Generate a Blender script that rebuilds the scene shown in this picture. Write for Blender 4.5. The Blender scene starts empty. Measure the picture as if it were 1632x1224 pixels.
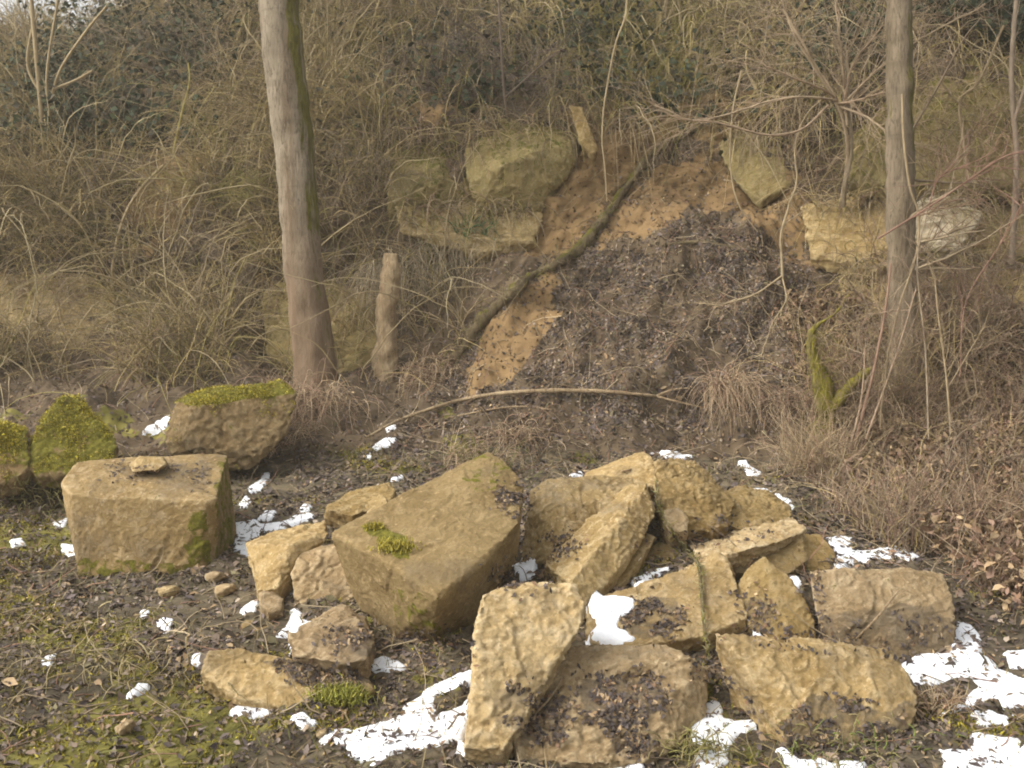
import bpy, bmesh, math, random
import numpy as np
from mathutils import Vector
from mathutils.bvhtree import BVHTree

S = bpy.context.scene
COL = S.collection
rng = np.random.default_rng(11)
random.seed(5)

# ------------------------------------------------------------------ camera
F, CX, CY = 1600.0, 816.0, 612.0          # focal length and centre of the photograph, in its pixels
CAM = np.array([0.0, 0.0, 1.55]); PITCH = math.radians(-5.0)
cd = bpy.data.cameras.new('camera'); cam = bpy.data.objects.new('camera', cd); COL.objects.link(cam)
cam.location = CAM; cam.rotation_euler = (math.pi / 2 + PITCH, 0, 0)
cd.sensor_width = 36.0; cd.lens = 36.0 * F / 1632.0; cd.clip_start = 0.05; cd.clip_end = 500
cd.dof.use_dof = True; cd.dof.focus_distance = 5.0; cd.dof.aperture_fstop = 6.0
S.camera = cam

# ------------------------------------------------------------------ world, sun, exposure (overcast winter day)
SUN_DIR = Vector((-0.80, -0.30, 0.80)).normalized()
w = bpy.data.worlds.new('World'); S.world = w; w.use_nodes = True
nt = w.node_tree; nt.nodes.clear()
sky = nt.nodes.new('ShaderNodeTexSky'); sky.sky_type = 'NISHITA'; sky.sun_disc = False
sky.sun_elevation = math.asin(SUN_DIR.z); sky.sun_rotation = math.atan2(SUN_DIR.x, SUN_DIR.y)
sky.dust_density = 5.0; sky.air_density = 1.0
hs = nt.nodes.new('ShaderNodeHueSaturation'); hs.inputs['Saturation'].default_value = 0.18   # cloud cover greys the sky
bg = nt.nodes.new('ShaderNodeBackground'); bg.inputs['Strength'].default_value = 0.15
wo = nt.nodes.new('ShaderNodeOutputWorld')
nt.links.new(sky.outputs[0], hs.inputs['Color']); nt.links.new(hs.outputs[0], bg.inputs['Color']); nt.links.new(bg.outputs[0], wo.inputs[0])
sl = bpy.data.lights.new('sun', 'SUN'); sl.energy = 0.9; sl.angle = math.radians(50); sl.color = (1.0, 0.91, 0.77)
so = bpy.data.objects.new('sun', sl); COL.objects.link(so); so.rotation_euler = SUN_DIR.to_track_quat('Z', 'Y').to_euler()
S.view_settings.view_transform = 'Standard'; S.view_settings.look = 'None'; S.view_settings.gamma = 1.0
S.view_settings.use_curve_mapping = False; S.view_settings.exposure = 1.0
S.cycles.filter_width = 1.9
S.cycles.max_bounces = 6; S.cycles.diffuse_bounces = 3; S.cycles.transparent_max_bounces = 4

# ------------------------------------------------------------------ pixel <-> world
cp, sp_ = math.cos(PITCH), math.sin(PITCH)
def ray(px, py):
    a, b = (px - CX) / F, -(py - CY) / F
    return np.array([a, cp - b * sp_, sp_ + b * cp])
def at(px, py, Y):
    d = ray(px, py); return CAM + d * (Y / d[1])
def proj(P):
    Q = np.asarray(P) - CAM
    z = Q[..., 1] * cp + Q[..., 2] * sp_; u = -Q[..., 1] * sp_ + Q[..., 2] * cp
    z = np.where(z < 0.05, 0.05, z)
    return CX + F * Q[..., 0] / z, CY - F * u / z
def inside(px, py, poly):
    r = np.zeros(np.shape(px), bool); n = len(poly); j = n - 1
    for i in range(n):
        xi, yi = poly[i]; xj, yj = poly[j]
        if yi != yj:
            r ^= ((yi > py) != (yj > py)) & (px < (xj - xi) * (py - yi) / (yj - yi) + xi)
        j = i
    return r

# ------------------------------------------------------------------ noise
_perm = np.random.default_rng(3).permutation(256); _perm = np.concatenate([_perm, _perm, _perm])
_g = np.random.default_rng(4).normal(size=(256, 3)); _g /= np.linalg.norm(_g, axis=1)[:, None]
def pn(p):
    p = np.asarray(p, float); i = np.floor(p).astype(int); f = p - i; i &= 255
    u = f * f * f * (f * (f * 6 - 15) + 10)
    r = 0
    for dx in (0, 1):
        for dy in (0, 1):
            for dz in (0, 1):
                h = _perm[_perm[_perm[(i[..., 0] + dx) & 255] + ((i[..., 1] + dy) & 255)] + ((i[..., 2] + dz) & 255)]
                g = _g[h]
                d = (g * (f - np.array([dx, dy, dz]))).sum(-1)
                wx = u[..., 0] if dx else 1 - u[..., 0]; wy = u[..., 1] if dy else 1 - u[..., 1]; wz = u[..., 2] if dz else 1 - u[..., 2]
                r = r + d * wx * wy * wz
    return r * 1.6
def fbm(p, f, o=4, gain=.5, off=0.):
    p = np.asarray(p) + off; r = 0; a = 1.
    for _ in range(o):
        r = r + a * pn(p * f); f *= 2.03; a *= gain; p = p + 7.31
    return r
def sstep(a, b, x):
    t = np.clip((x - a) / (b - a), 0, 1); return t * t * (3 - 2 * t)

# ------------------------------------------------------------------ mesh helpers
def tag(o, label=None, cat=None, group=None, kind=None):
    if label: o['label'] = label
    if cat: o['category'] = cat
    if group: o['group'] = group
    if kind: o['kind'] = kind
    return o
def raw_mesh(name, V, faces, k, smooth=True):
    """V (n,3), faces (m,k) -> mesh data, fast"""
    me = bpy.data.meshes.new(name); V = np.asarray(V, np.float32); faces = np.asarray(faces, np.int32)
    me.vertices.add(len(V)); me.vertices.foreach_set('co', V.ravel())
    me.loops.add(faces.size); me.loops.foreach_set('vertex_index', faces.ravel())
    me.polygons.add(len(faces)); me.polygons.foreach_set('loop_start', np.arange(len(faces), dtype=np.int32) * k)
    me.polygons.foreach_set('use_smooth', np.full(len(faces), smooth))
    me.update(calc_edges=True); return me
def attr(me, name, vals):
    a = me.attributes.new(name, 'FLOAT', 'POINT'); a.data.foreach_set('value', np.asarray(vals, np.float32))
def cattr(me, name, cols):
    a = me.attributes.new(name, 'FLOAT_COLOR', 'POINT')
    c = np.ones((len(cols), 4), np.float32); c[:, :3] = cols; a.data.foreach_set('color', c.ravel())
def link(name, me, mat=None, parent=None):
    o = bpy.data.objects.new(name, me); COL.objects.link(o)
    if mat: me.materials.append(mat)
    if parent: o.parent = parent
    return o
def empty(name, loc):
    o = bpy.data.objects.new(name, None); COL.objects.link(o); o.location = loc; o.empty_display_size = .1
    bpy.context.view_layer.update(); return o

def tubes(paths, rads, sides=3, col=None):
    """paths (N,K,3), rads (N,K) -> V, faces, colours per vertex"""
    P = np.asarray(paths, float); R = np.asarray(rads, float); N, K, _ = P.shape
    T = np.gradient(P, axis=1); T /= np.linalg.norm(T, axis=2, keepdims=True) + 1e-9
    ref = np.tile(np.array([.3, .52, .8]), (N, 1)); ref = ref[:, None, :].repeat(K, 1)
    A = np.cross(T, ref); nA = np.linalg.norm(A, axis=2, keepdims=True)
    A = np.where(nA < .05, np.cross(T, np.array([1., 0, 0])), A); A /= np.linalg.norm(A, axis=2, keepdims=True) + 1e-9
    B = np.cross(T, A)
    ang = np.arange(sides) * 2 * math.pi / sides
    V = P[:, :, None, :] + R[:, :, None, None] * (np.cos(ang)[None, None, :, None] * A[:, :, None, :] + np.sin(ang)[None, None, :, None] * B[:, :, None, :])
    idx = np.arange(N * K * sides).reshape(N, K, sides)
    a = idx[:, :-1, :]; b = np.roll(a, -1, axis=2); c = idx[:, 1:, :]; d = np.roll(c, -1, axis=2)
    Fq = np.stack([a, b, d, c], -1).reshape(-1, 4)
    C = None
    if col is not None: C = np.repeat(np.asarray(col), K * sides, axis=0)
    return V.reshape(-1, 3), Fq, C
class Bag:
    def __init__(s): s.V = []; s.F = []; s.C = []; s.n = 0
    def add(s, V, Fq, C):
        s.V.append(V); s.F.append(Fq + s.n); s.C.append(C); s.n += len(V)
    def tubes(s, P, R, col, sides=3): s.add(*tubes(P, R, sides, col))
    def build(s, name, mat, parent=None):
        V = np.concatenate(s.V)
        if parent: V = V - np.array(parent.location)
        me = raw_mesh(name, V, np.concatenate(s.F), 4); cattr(me, 'tint', np.concatenate(s.C)); return link(name, me, mat, parent)
def smooth_path(pts, K):
    """Catmull-Rom through pts -> K points"""
    p = np.array(pts, float); n = len(p)
    q = np.vstack([2 * p[0] - p[1], p, 2 * p[-1] - p[-2]])
    t = np.linspace(0, n - 1 - 1e-6, K); i = t.astype(int); f = (t - i)[:, None]
    a, b, c, d = q[i], q[i + 1], q[i + 2], q[i + 3]
    return .5 * (2 * b + (c - a) * f + (2 * a - 5 * b + 4 * c - d) * f**2 + (3 * b - a - 3 * c + d) * f**3)
def unit(v): return v / (np.linalg.norm(v, axis=-1, keepdims=True) + 1e-9)
def grow(p0, d0, L, K, grav=.1, jit=.2, up=0.):
    """grow N polylines step by step"""
    N = len(p0); P = np.zeros((N, K, 3)); P[:, 0] = p0; d = unit(np.asarray(d0, float)); L = np.asarray(L).reshape(-1, 1) / (K - 1)
    for k in range(1, K):
        P[:, k] = P[:, k - 1] + d * L
        d = unit(d + rng.normal(size=(N, 3)) * jit + np.array([0, 0, 1.]) * (up - grav))
    return P
def sprout(paths, per, L, ang=.9, K=6, grav=.0, jit=.15, t0=.25, up=0.):
    """side twigs from existing polylines"""
    N, K0, _ = paths.shape
    i = np.repeat(np.arange(N), per); t = rng.uniform(t0, .98, len(i)) * (K0 - 1); k = np.minimum(t.astype(int), K0 - 2); f = (t - k)[:, None]
    a = paths[i, k]; b = paths[i, k + 1]; p = a + (b - a) * f
    d = unit(b - a) + rng.normal(size=(len(i), 3)) * ang
    return grow(p, d, rng.uniform(L[0], L[1], len(i)), K, grav, jit, up)
def taper(N, K, r0, r1): 
    r0 = np.broadcast_to(np.asarray(r0, float).reshape(-1, 1), (N, 1)); r1 = np.broadcast_to(np.asarray(r1, float).reshape(-1, 1), (N, 1))
    t = np.linspace(0, 1, K)[None]; return r0 * (1 - t) + r1 * t
def tints(N, cols, var=.25):
    c = np.array(cols)[rng.integers(0, len(cols), N)]
    return np.clip(c * rng.uniform(1 - var, 1 + var, (N, 1)), 0, 1)

# ------------------------------------------------------------------ materials
def new_mat(name, rough=.9):
    m = bpy.data.materials.new(name); m.use_nodes = True; n = m.node_tree.nodes; b = n['Principled BSDF']
    b.inputs['Roughness'].default_value = rough; b.inputs['Specular IOR Level'].default_value = .25
    return m, m.node_tree, b
def nd(t, ty, **kw):
    n = t.nodes.new(ty)
    for k, v in kw.items():
        if k in n.inputs: n.inputs[k].default_value = v
        else: setattr(n, k, v)
    return n
def noise_n(t, scale, detail=6, rough=.6, dist=0., vec=None):
    n = nd(t, 'ShaderNodeTexNoise', Scale=scale, Detail=detail, Roughness=rough, Distortion=dist)
    if vec is not None: t.links.new(vec, n.inputs['Vector'])
    return n.outputs['Fac']
def ramp(t, src, stops):
    r = t.nodes.new('ShaderNodeValToRGB'); e = r.color_ramp.elements
    while len(e) < len(stops): e.new(.5)
    for el, (p, c) in zip(e, stops):
        el.position = p; el.color = (*c, 1) if len(c) == 3 else c
    t.links.new(src, r.inputs[0]); return r.outputs[0]
def mixc(t, fac, a, b, mode='MIX'):
    m = t.nodes.new('ShaderNodeMix'); m.data_type = 'RGBA'; m.blend_type = mode
    for s, v in ((m.inputs[0], fac), (m.inputs[6], a), (m.inputs[7], b)):
        if isinstance(v, (int, float)): s.default_value = v
        elif isinstance(v, tuple): s.default_value = (*v, 1)
        else: t.links.new(v, s)
    return m.outputs[2]
def mathn(t, op, a, b=0., clamp=False):
    m = t.nodes.new('ShaderNodeMath'); m.operation = op; m.use_clamp = clamp
    for s, v in ((m.inputs[0], a), (m.inputs[1], b)):
        if isinstance(v, (int, float)): s.default_value = v
        else: t.links.new(v, s)
    return m.outputs[0]
def attrn(t, name, out='Fac'):
    a = t.nodes.new('ShaderNodeAttribute'); a.attribute_name = name; return a.outputs[out]
def bump(t, b, h, strength=.5, dist=.01):
    n = nd(t, 'ShaderNodeBump', Strength=strength, Distance=dist); t.links.new(h, n.inputs['Height']); t.links.new(n.outputs[0], b.inputs['Normal'])

def rock_mat(name, c1, c2, c3, pale, moss=(.15, .135, .018), strata=0.):
    m, t, b = new_mat(name, .92)
    tc = t.nodes.new('ShaderNodeTexCoord').outputs['Object']
    oi = t.nodes.new('ShaderNodeObjectInfo').outputs['Random']
    va = t.nodes.new('ShaderNodeVectorMath'); va.operation = 'ADD'; t.links.new(tc, va.inputs[0])
    cmb = t.nodes.new('ShaderNodeCombineXYZ'); t.links.new(mathn(t, 'MULTIPLY', oi, 13.), cmb.inputs[0]); t.links.new(mathn(t, 'MULTIPLY', oi, 29.), cmb.inputs[2])
    t.links.new(cmb.outputs[0], va.inputs[1]); vec = va.outputs[0]
    big = noise_n(t, 4.5, 5, .6, .4, vec); mid = noise_n(t, 16, 7, .65, .6, vec); fine = noise_n(t, 70, 6, .7, 0, vec); grain = noise_n(t, 260, 3, .6, 0, vec)
    col = ramp(t, big, [(.30, c2), (.48, c1), (.66, c3)])
    col = mixc(t, mathn(t, 'MULTIPLY', ramp(t, mid, [(.48, (0, 0, 0)), (.66, (1, 1, 1))]), .62), col, pale)
    col = mixc(t, mathn(t, 'MULTIPLY', ramp(t, fine, [(.34, (1, 1, 1)), (.48, (0, 0, 0))]), .40), col, tuple(x * .42 for x in c2))
    col = mixc(t, mathn(t, 'MULTIPLY', ramp(t, grain, [(.36, (1, 1, 1)), (.62, (0, 0, 0))]), .22), col, tuple(x * .55 for x in c1))
    col = mixc(t, mathn(t, 'MULTIPLY', ramp(t, noise_n(t, 34, 4, .6, 0, vec), [(.60, (0, 0, 0)), (.70, (1, 1, 1))]), .45), col, tuple(min(1, x * 1.25) for x in pale))
    val = ramp(t, oi, [(0, (.86, .84, .84)), (.5, (1, 1, 1)), (1, (1.1, 1.06, 1.0))]); col = mixc(t, 1., col, val, 'MULTIPLY')
    # worn pale arrises
    geo = t.nodes.new('ShaderNodeNewGeometry').outputs['Pointiness']
    col = mixc(t, mathn(t, 'MULTIPLY', ramp(t, geo, [(.515, (0, 0, 0)), (.60, (1, 1, 1))]), .55), col, tuple(min(1, x * 1.15) for x in pale))
    # lichen / soil stains, painted shade on two side faces, and moss, stored per vertex
    st = mathn(t, 'MULTIPLY', attrn(t, 'stain_shade'), ramp(t, mid, [(.35, (.35, .35, .35)), (.55, (1, 1, 1))]))
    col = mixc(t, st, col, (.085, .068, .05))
    mo = mathn(t, 'ADD', attrn(t, 'moss'), mathn(t, 'MULTIPLY', mathn(t, 'SUBTRACT', mid, .5), 2.6))
    mf = ramp(t, mo, [(.42, (0, 0, 0)), (.58, (1, 1, 1))])
    mc = ramp(t, noise_n(t, 45, 5, .7, 0, vec), [(.3, tuple(x * .45 for x in moss)), (.55, moss), (.75, tuple(min(1, x * 1.7) for x in moss))])
    col = mixc(t, mf, col, mc)
    t.links.new(col, b.inputs['Base Color'])
    h = mathn(t, 'ADD', mathn(t, 'MULTIPLY', mid, .9), mathn(t, 'ADD', mathn(t, 'MULTIPLY', fine, .6), mathn(t, 'MULTIPLY', grain, .22)))
    if strata:
        mp = nd(t, 'ShaderNodeMapping'); mp.inputs['Scale'].default_value = (1.2, 1.2, strata); t.links.new(vec, mp.inputs['Vector'])
        s = noise_n(t, 2.2, 4, .6, .5, mp.outputs[0]); h = mathn(t, 'ADD', h, mathn(t, 'MULTIPLY', s, 2.2))
        t.links.new(mixc(t, mathn(t, 'MULTIPLY', ramp(t, s, [(.30, (1, 1, 1)), (.44, (0, 0, 0))]), .5), col, tuple(x * .35 for x in c2)), b.inputs['Base Color'])
    bump(t, b, h, .85, .016)
    return m
def tint_mat(name, rough=.85, var=.35, scale=40., trans=0.):
    m, t, b = new_mat(name, rough)
    c = attrn(t, 'tint', 'Color'); n = noise_n(t, scale, 4, .6)
    v = ramp(t, n, [(.3, (1 - var,) * 3), (.7, (1 + var * .6,) * 3)])
    t.links.new(mixc(t, 1., c, v, 'MULTIPLY'), b.inputs['Base Color'])
    return m

M = {}
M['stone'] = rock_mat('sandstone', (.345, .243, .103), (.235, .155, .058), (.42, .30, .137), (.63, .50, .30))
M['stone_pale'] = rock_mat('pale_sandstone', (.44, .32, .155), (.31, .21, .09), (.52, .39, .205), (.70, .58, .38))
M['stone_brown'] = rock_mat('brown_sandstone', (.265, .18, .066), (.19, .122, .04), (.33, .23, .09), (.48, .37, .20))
M['stone_grey'] = rock_mat('grey_brown_sandstone', (.315, .226, .118), (.215, .148, .072), (.38, .278, .155), (.56, .45, .285))
M['stone_smooth'] = rock_mat('smooth_sandstone', (.235, .165, .072), (.175, .117, .045), (.27, .192, .085), (.39, .29, .15))
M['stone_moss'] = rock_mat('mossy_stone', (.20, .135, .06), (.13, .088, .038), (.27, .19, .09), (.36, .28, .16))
M['cliff'] = rock_mat('olive_cliff_stone', (.25, .20, .08), (.20, .14, .05), (.32, .245, .105), (.42, .35, .20), moss=(.13, .12, .02))
M['cliff_layer'] = rock_mat('layered_cliff_stone', (.37, .27, .115), (.27, .185, .07), (.44, .335, .165), (.60, .48, .28), moss=(.13, .12, .02), strata=14.)
M['cliff_pale'] = rock_mat('pale_layered_stone', (.50, .42, .29), (.34, .26, .14), (.60, .52, .38), (.72, .66, .53), moss=(.13, .12, .02), strata=11.)
M['leaf'] = tint_mat('dead_leaf', .75, .4, 60); M['twig'] = tint_mat('twig_bark', .85, .3, 30); M['grass'] = tint_mat('dry_grass', .8, .2, 30)
M['moss'] = tint_mat('moss_blade', .85, .3, 50); M['ivy'] = tint_mat('ivy_leaf', .8, .3, 40)

# ------------------------------------------------------------------ terrain: profiles (y, z) of the bank at given x
PROF = [
 (-40, [(-60, 0), (3, 0), (6, .15), (7.5, .35), (10.5, 1.1), (11, 1.6), (12, 2.5), (14, 3.2), (18, 3.6), (90, 5)]),
 (-9,  [(-60, 0), (3, 0), (5.6, .08), (7.0, .33), (10.2, 1.15), (10.5, 1.7), (11.4, 2.9), (13.2, 4.0), (16, 4.4), (90, 5)]),
 (-6,  [(-60, 0), (3, 0), (5.5, .08), (6.8, .33), (9.8, 1.15), (10.1, 1.75), (11.0, 3.0), (13.0, 4.6), (16, 5.6), (90, 6)]),
 (-3.6,[(-60, 0), (3, 0), (5.6, .10), (6.9, .35), (9.5, 1.15), (9.9, 1.9), (10.6, 3.0), (12.5, 5.0), (16, 8.0), (90, 12)]),
 (-2.1,[(-60, 0), (3, 0), (5.6, .12), (7.0, .38), (9.1, 1.0), (9.6, 1.95), (10.2, 3.1), (12.2, 5.2), (16, 8.4), (90, 13)]),
 (-1.1,[(-60, 0), (3, 0), (5.7, .14), (7.1, .40), (9.0, .95), (9.45, 2.0), (9.9, 3.1), (12.0, 5.3), (16, 8.6), (90, 13)]),
 (-.55,[(-60, 0), (3, 0), (5.7, .15), (7.15, .40), (8.6, 1.05), (9.4, 2.0), (9.8, 3.1), (12.0, 5.3), (16, 8.6), (90, 13)]),
 (-.25,[(-60, 0), (3, 0), (5.7, .15), (7.2, .40), (8.7, 1.45), (9.35, 2.05), (9.8, 3.1), (12.0, 5.3), (16, 8.6), (90, 13)]),
 (.5,  [(-60, 0), (3, 0), (5.7, .15), (7.25, .42), (9.25, 2.02), (9.75, 2.75), (10.1, 3.3), (12.0, 5.3), (16, 8.6), (90, 13)]),
 (1.5, [(-60, 0), (3, 0), (5.7, .15), (7.25, .42), (9.65, 2.66), (9.95, 2.95), (10.35, 3.5), (12.0, 5.3), (16, 8.6), (90, 13)]),
 (2.3, [(-60, 0), (3, 0), (5.7, .15), (7.2, .43), (9.45, 2.35), (9.75, 2.85), (10.0, 3.4), (11.8, 5.3), (16, 8.6), (90, 13)]),
 (2.9, [(-60, 0), (3, 0), (5.7, .15), (7.2, .46), (8.8, 1.75), (9.25, 2.35), (9.5, 3.35), (11.3, 5.1), (16, 8.6), (90, 13)]),
 (3.6, [(-60, 0), (3, 0), (5.6, .13), (7.2, .58), (8.35, 1.42), (8.7, 2.35), (9.05, 3.4), (10.9, 4.9), (16, 8.6), (90, 13)]),
 (4.8, [(-60, 0), (3, 0), (5.3, .12), (6.8, .60), (8.2, 1.40), (8.6, 2.35), (8.95, 3.5), (11, 5.0), (16, 8.6), (90, 13)]),
 (8,   [(-60, 0), (3, 0), (5.2, .12), (6.6, .60), (8.0, 1.40), (8.4, 2.35), (8.8, 3.5), (11, 5.0), (16, 8.6), (90, 13)]),
 (40,  [(-60, 0), (3, 0), (5.5, .12), (7.0, .60), (8.5, 1.40), (9, 2.35), (9.5, 3.4), (12, 5.0), (18, 8.6), (90, 13)])]
NSEG = [10, 60, 40, 66, 36, 36, 60, 40, 16]
def build_terrain():
    xs = np.concatenate([np.linspace(-40, -8, 40)[:-1], np.linspace(-8, 8, 440), np.linspace(8, 40, 40)[1:]])
    px_ = np.array([p[0] for p in PROF]); K = np.array([p[1] for p in PROF], float)      # (nx, 10, 2)
    # warp the lookup a little so that the bank is not an extrusion
    keys = np.zeros((len(xs), 10, 2))
    for k in range(10):
        for c in range(2): keys[:, k, c] = np.interp(xs, px_, K[:, k, c])
    ker = np.hanning(13); ker /= ker.sum()
    inner = np.abs(xs) < 7.8
    sm = keys.copy()
    for k in range(10):
        for c in range(2):
            sm[:, k, c] = np.where(inner, np.convolve(np.pad(keys[:, k, c], 6, 'edge'), ker, 'valid'), keys[:, k, c])
    rows = []
    for s, n in enumerate(NSEG):
        t = np.arange(n) / n
        if s == 0: t = 1 - (1 - t)**2.6
        if s == 8: t = t**2
        rows.append(sm[:, s, None, :] * (1 - t[None, :, None]) + sm[:, s + 1, None, :] * t[None, :, None])
    YZ = np.concatenate(rows + [sm[:, 9:10, :]], 1)                                       # (nx, nv, 2)
    P = np.zeros((len(xs), YZ.shape[1], 3)); P[..., 0] = xs[:, None]; P[..., 1:] = YZ
    # round off the profile corners
    for _ in range(5):
        Q = P.copy(); Q[:, 12:-10] = .25 * P[:, 11:-11] + .5 * P[:, 12:-10] + .25 * P[:, 13:-9]; P = Q
    # mound of rubble under the rock pile
    g = np.exp(-((P[..., 0] - .45) / 1.0)**2 / 2 - ((P[..., 1] - 5.1) / .75)**2 / 2) * .26; P[..., 2] += g * (P[..., 1] < 8) - .075 * np.exp(-((P[..., 0] - .3) / 1.3)**2 / 2 - ((P[..., 1] - 3.3) / .42)**2 / 2)
    Tu = np.gradient(P, axis=0); Tv = np.gradient(P, axis=1); N = unit(np.cross(Tu, Tv))
    near = np.exp(-np.maximum(0, np.abs(P[..., 0]) - 10)**2 / 60)
    steep = sstep(6.3, 8.0, P[..., 1])
    big = fbm(P, .9, 3); med = fbm(P, 3.2, 4, off=3.); fine = fbm(P, 14, 4, .6, off=9.)
    rid = 1 - np.abs(fbm(P * np.array([1, 1, 2.2]), 2.1, 3, off=17.))
    d = near * (steep * (.16 * big + .09 * med + .035 * fine + .07 * (rid - .6) * sstep(9, 9.6, P[..., 1])) + (1 - steep) * (.02 * big + .03 * med + .026 * fine))
    P += N * d[..., None]
    return xs, P
xs, TP = build_terrain()
nx, nv, _ = TP.shape
cut = sum(NSEG[:3])
def grid_obj(name, sub):
    a, b, _ = sub.shape; idx = np.arange(a * b).reshape(a, b)
    Fq = np.stack([idx[:-1, :-1], idx[1:, :-1], idx[1:, 1:], idx[:-1, 1:]], -1).reshape(-1, 4)
    return raw_mesh(name, sub.reshape(-1, 3), Fq, 4), Fq
g_me, g_F = grid_obj('ground', TP[:, :cut + 1]); h_me, h_F = grid_obj('hillside', TP[:, cut:])

CONE = [(690, 610), (760, 520), (880, 425), (1000, 290), (1090, 225), (1130, 240), (1230, 300), (1300, 400), (1270, 520), (1240, 690), (1050, 735), (780, 745), (620, 720)]
SOIL = [[(862, 300), (900, 225), (990, 235), (1060, 215), (1000, 290), (940, 370), (900, 420), (850, 400), (840, 370)],
        [(1180, 290), (1260, 285), (1320, 340), (1300, 420), (1240, 400), (1200, 345)], [(780, 500), (880, 430), (890, 500), (840, 580), (800, 620), (740, 610)],
        [(900, 165), (1000, 180), (1160, 130), (1230, 170), (1160, 240), (1090, 215), (1000, 235), (900, 225)],
        [(1000, 290), (1130, 240), (1230, 290), (1190, 345), (1110, 330), (1020, 370), (950, 400)],
        [(600, 160), (700, 150), (720, 200), (640, 210)], [(230, 250), (330, 240), (310, 330), (250, 400), (200, 380)]]
def soil_mask(P):
    px, py = proj(P); j = fbm(P, 2.5, 4) * 34; r = np.zeros(px.shape, bool)
    for s in SOIL: r |= inside(px + j, py - j, s)
    return r
def terrain_attrs(me, P):
    attr(me, 'soil', soil_mask(P).astype(float).reshape(-1))
    px, py = proj(P)
    mo = sstep(.25, .7, fbm(P, 1.9, 4, off=5.) + .75 * sstep(-.2, -1.4, P[..., 0]) * sstep(4.3, 3.5, P[..., 1]) + .3 * sstep(-1.8, -2.6, P[..., 0]) - .3 * (P[..., 0] > -.2)) * (P[..., 1] < 8)
    attr(me, 'moss', mo.reshape(-1))
terrain_attrs(g_me, TP[:, :cut + 1]); terrain_attrs(h_me, TP[:, cut:])
def soil_mat(name, dark, mid, light, bare):
    m, t, b = new_mat(name, .95)
    big = noise_n(t, 1.1, 5, .6, .3); md = noise_n(t, 7, 7, .65, .4); fn = noise_n(t, 45, 7, .72); gr = noise_n(t, 160, 3, .6)
    col = ramp(t, mathn(t, 'ADD', mathn(t, 'MULTIPLY', big, .5), mathn(t, 'MULTIPLY', md, .5)), [(.36, dark), (.5, mid), (.64, light)])
    col = mixc(t, ramp(t, fn, [(.42, (.55, .55, .55)), (.58, (0, 0, 0))]), col, tuple(x * .4 for x in dark))
    sv = mathn(t, 'ADD', attrn(t, 'soil'), mathn(t, 'MULTIPLY', mathn(t, 'SUBTRACT', md, .5), 1.2))
    bc = ramp(t, fn, [(.3, tuple(x * .6 for x in bare)), (.5, bare), (.72, tuple(x * 1.25 for x in bare))])
    col = mixc(t, ramp(t, sv, [(.4, (0, 0, 0)), (.6, (1, 1, 1))]), col, bc)
    mv = mathn(t, 'ADD', attrn(t, 'moss'), mathn(t, 'MULTIPLY', mathn(t, 'SUBTRACT', md, .5), 1.5))
    mc = ramp(t, fn, [(.3, (.06, .06, .012)), (.5, (.16, .145, .03)), (.7, (.26, .23, .05))])
    col = mixc(t, mathn(t, 'MULTIPLY', ramp(t, mv, [(.42, (0, 0, 0)), (.62, (1, 1, 1))]), .85), col, mc)
    t.links.new(col, b.inputs['Base Color'])
    bump(t, b, mathn(t, 'ADD', md, mathn(t, 'ADD', mathn(t, 'MULTIPLY', fn, .7), mathn(t, 'MULTIPLY', gr, .25))), .9, .03)
    return m
M['ground'] = soil_mat('leafy_soil', (.075, .06, .042), (.125, .10, .066), (.20, .16, .095), (.22, .155, .08))
M['hill'] = soil_mat('bank_soil', (.085, .062, .038), (.14, .10, .06), (.19, .14, .083), (.235, .152, .07))
tag(link('ground', g_me, M['ground']), kind='structure'); tag(link('hillside', h_me, M['hill']), kind='structure')
def lists(V, Fq): return [tuple(v) for v in V.tolist()], Fq.tolist()
T_V = np.concatenate([TP[:, :cut + 1].reshape(-1, 3), TP[:, cut:].reshape(-1, 3)])
T_F = np.concatenate([g_F, h_F + (cut + 1) * nx])
BT = BVHTree.FromPolygons(*lists(T_V, T_F))
def cast(bvh, px, py):
    d = ray(px, py); d = d / np.linalg.norm(d)
    h = bvh.ray_cast(Vector(CAM), Vector(d))
    return (np.array(h[0]), np.array(h[1])) if h[0] is not None else (None, None)
def on_ground(px, py, lift=0.):
    p, n = cast(BT, px, py)
    if p is None: p, n = at(px, py, 12.), np.array([0, -1., 0])
    if n[2] < 0 and n[1] > 0: n = -n
    return p + n * lift
def drop(bvh, x, y, top=9.):
    h = bvh.ray_cast(Vector((x, y, top)), Vector((0, 0, -1)))
    return (h[0].z, np.array(h[1])) if h[0] is not None else (0., np.array([0, 0, 1.]))

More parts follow.
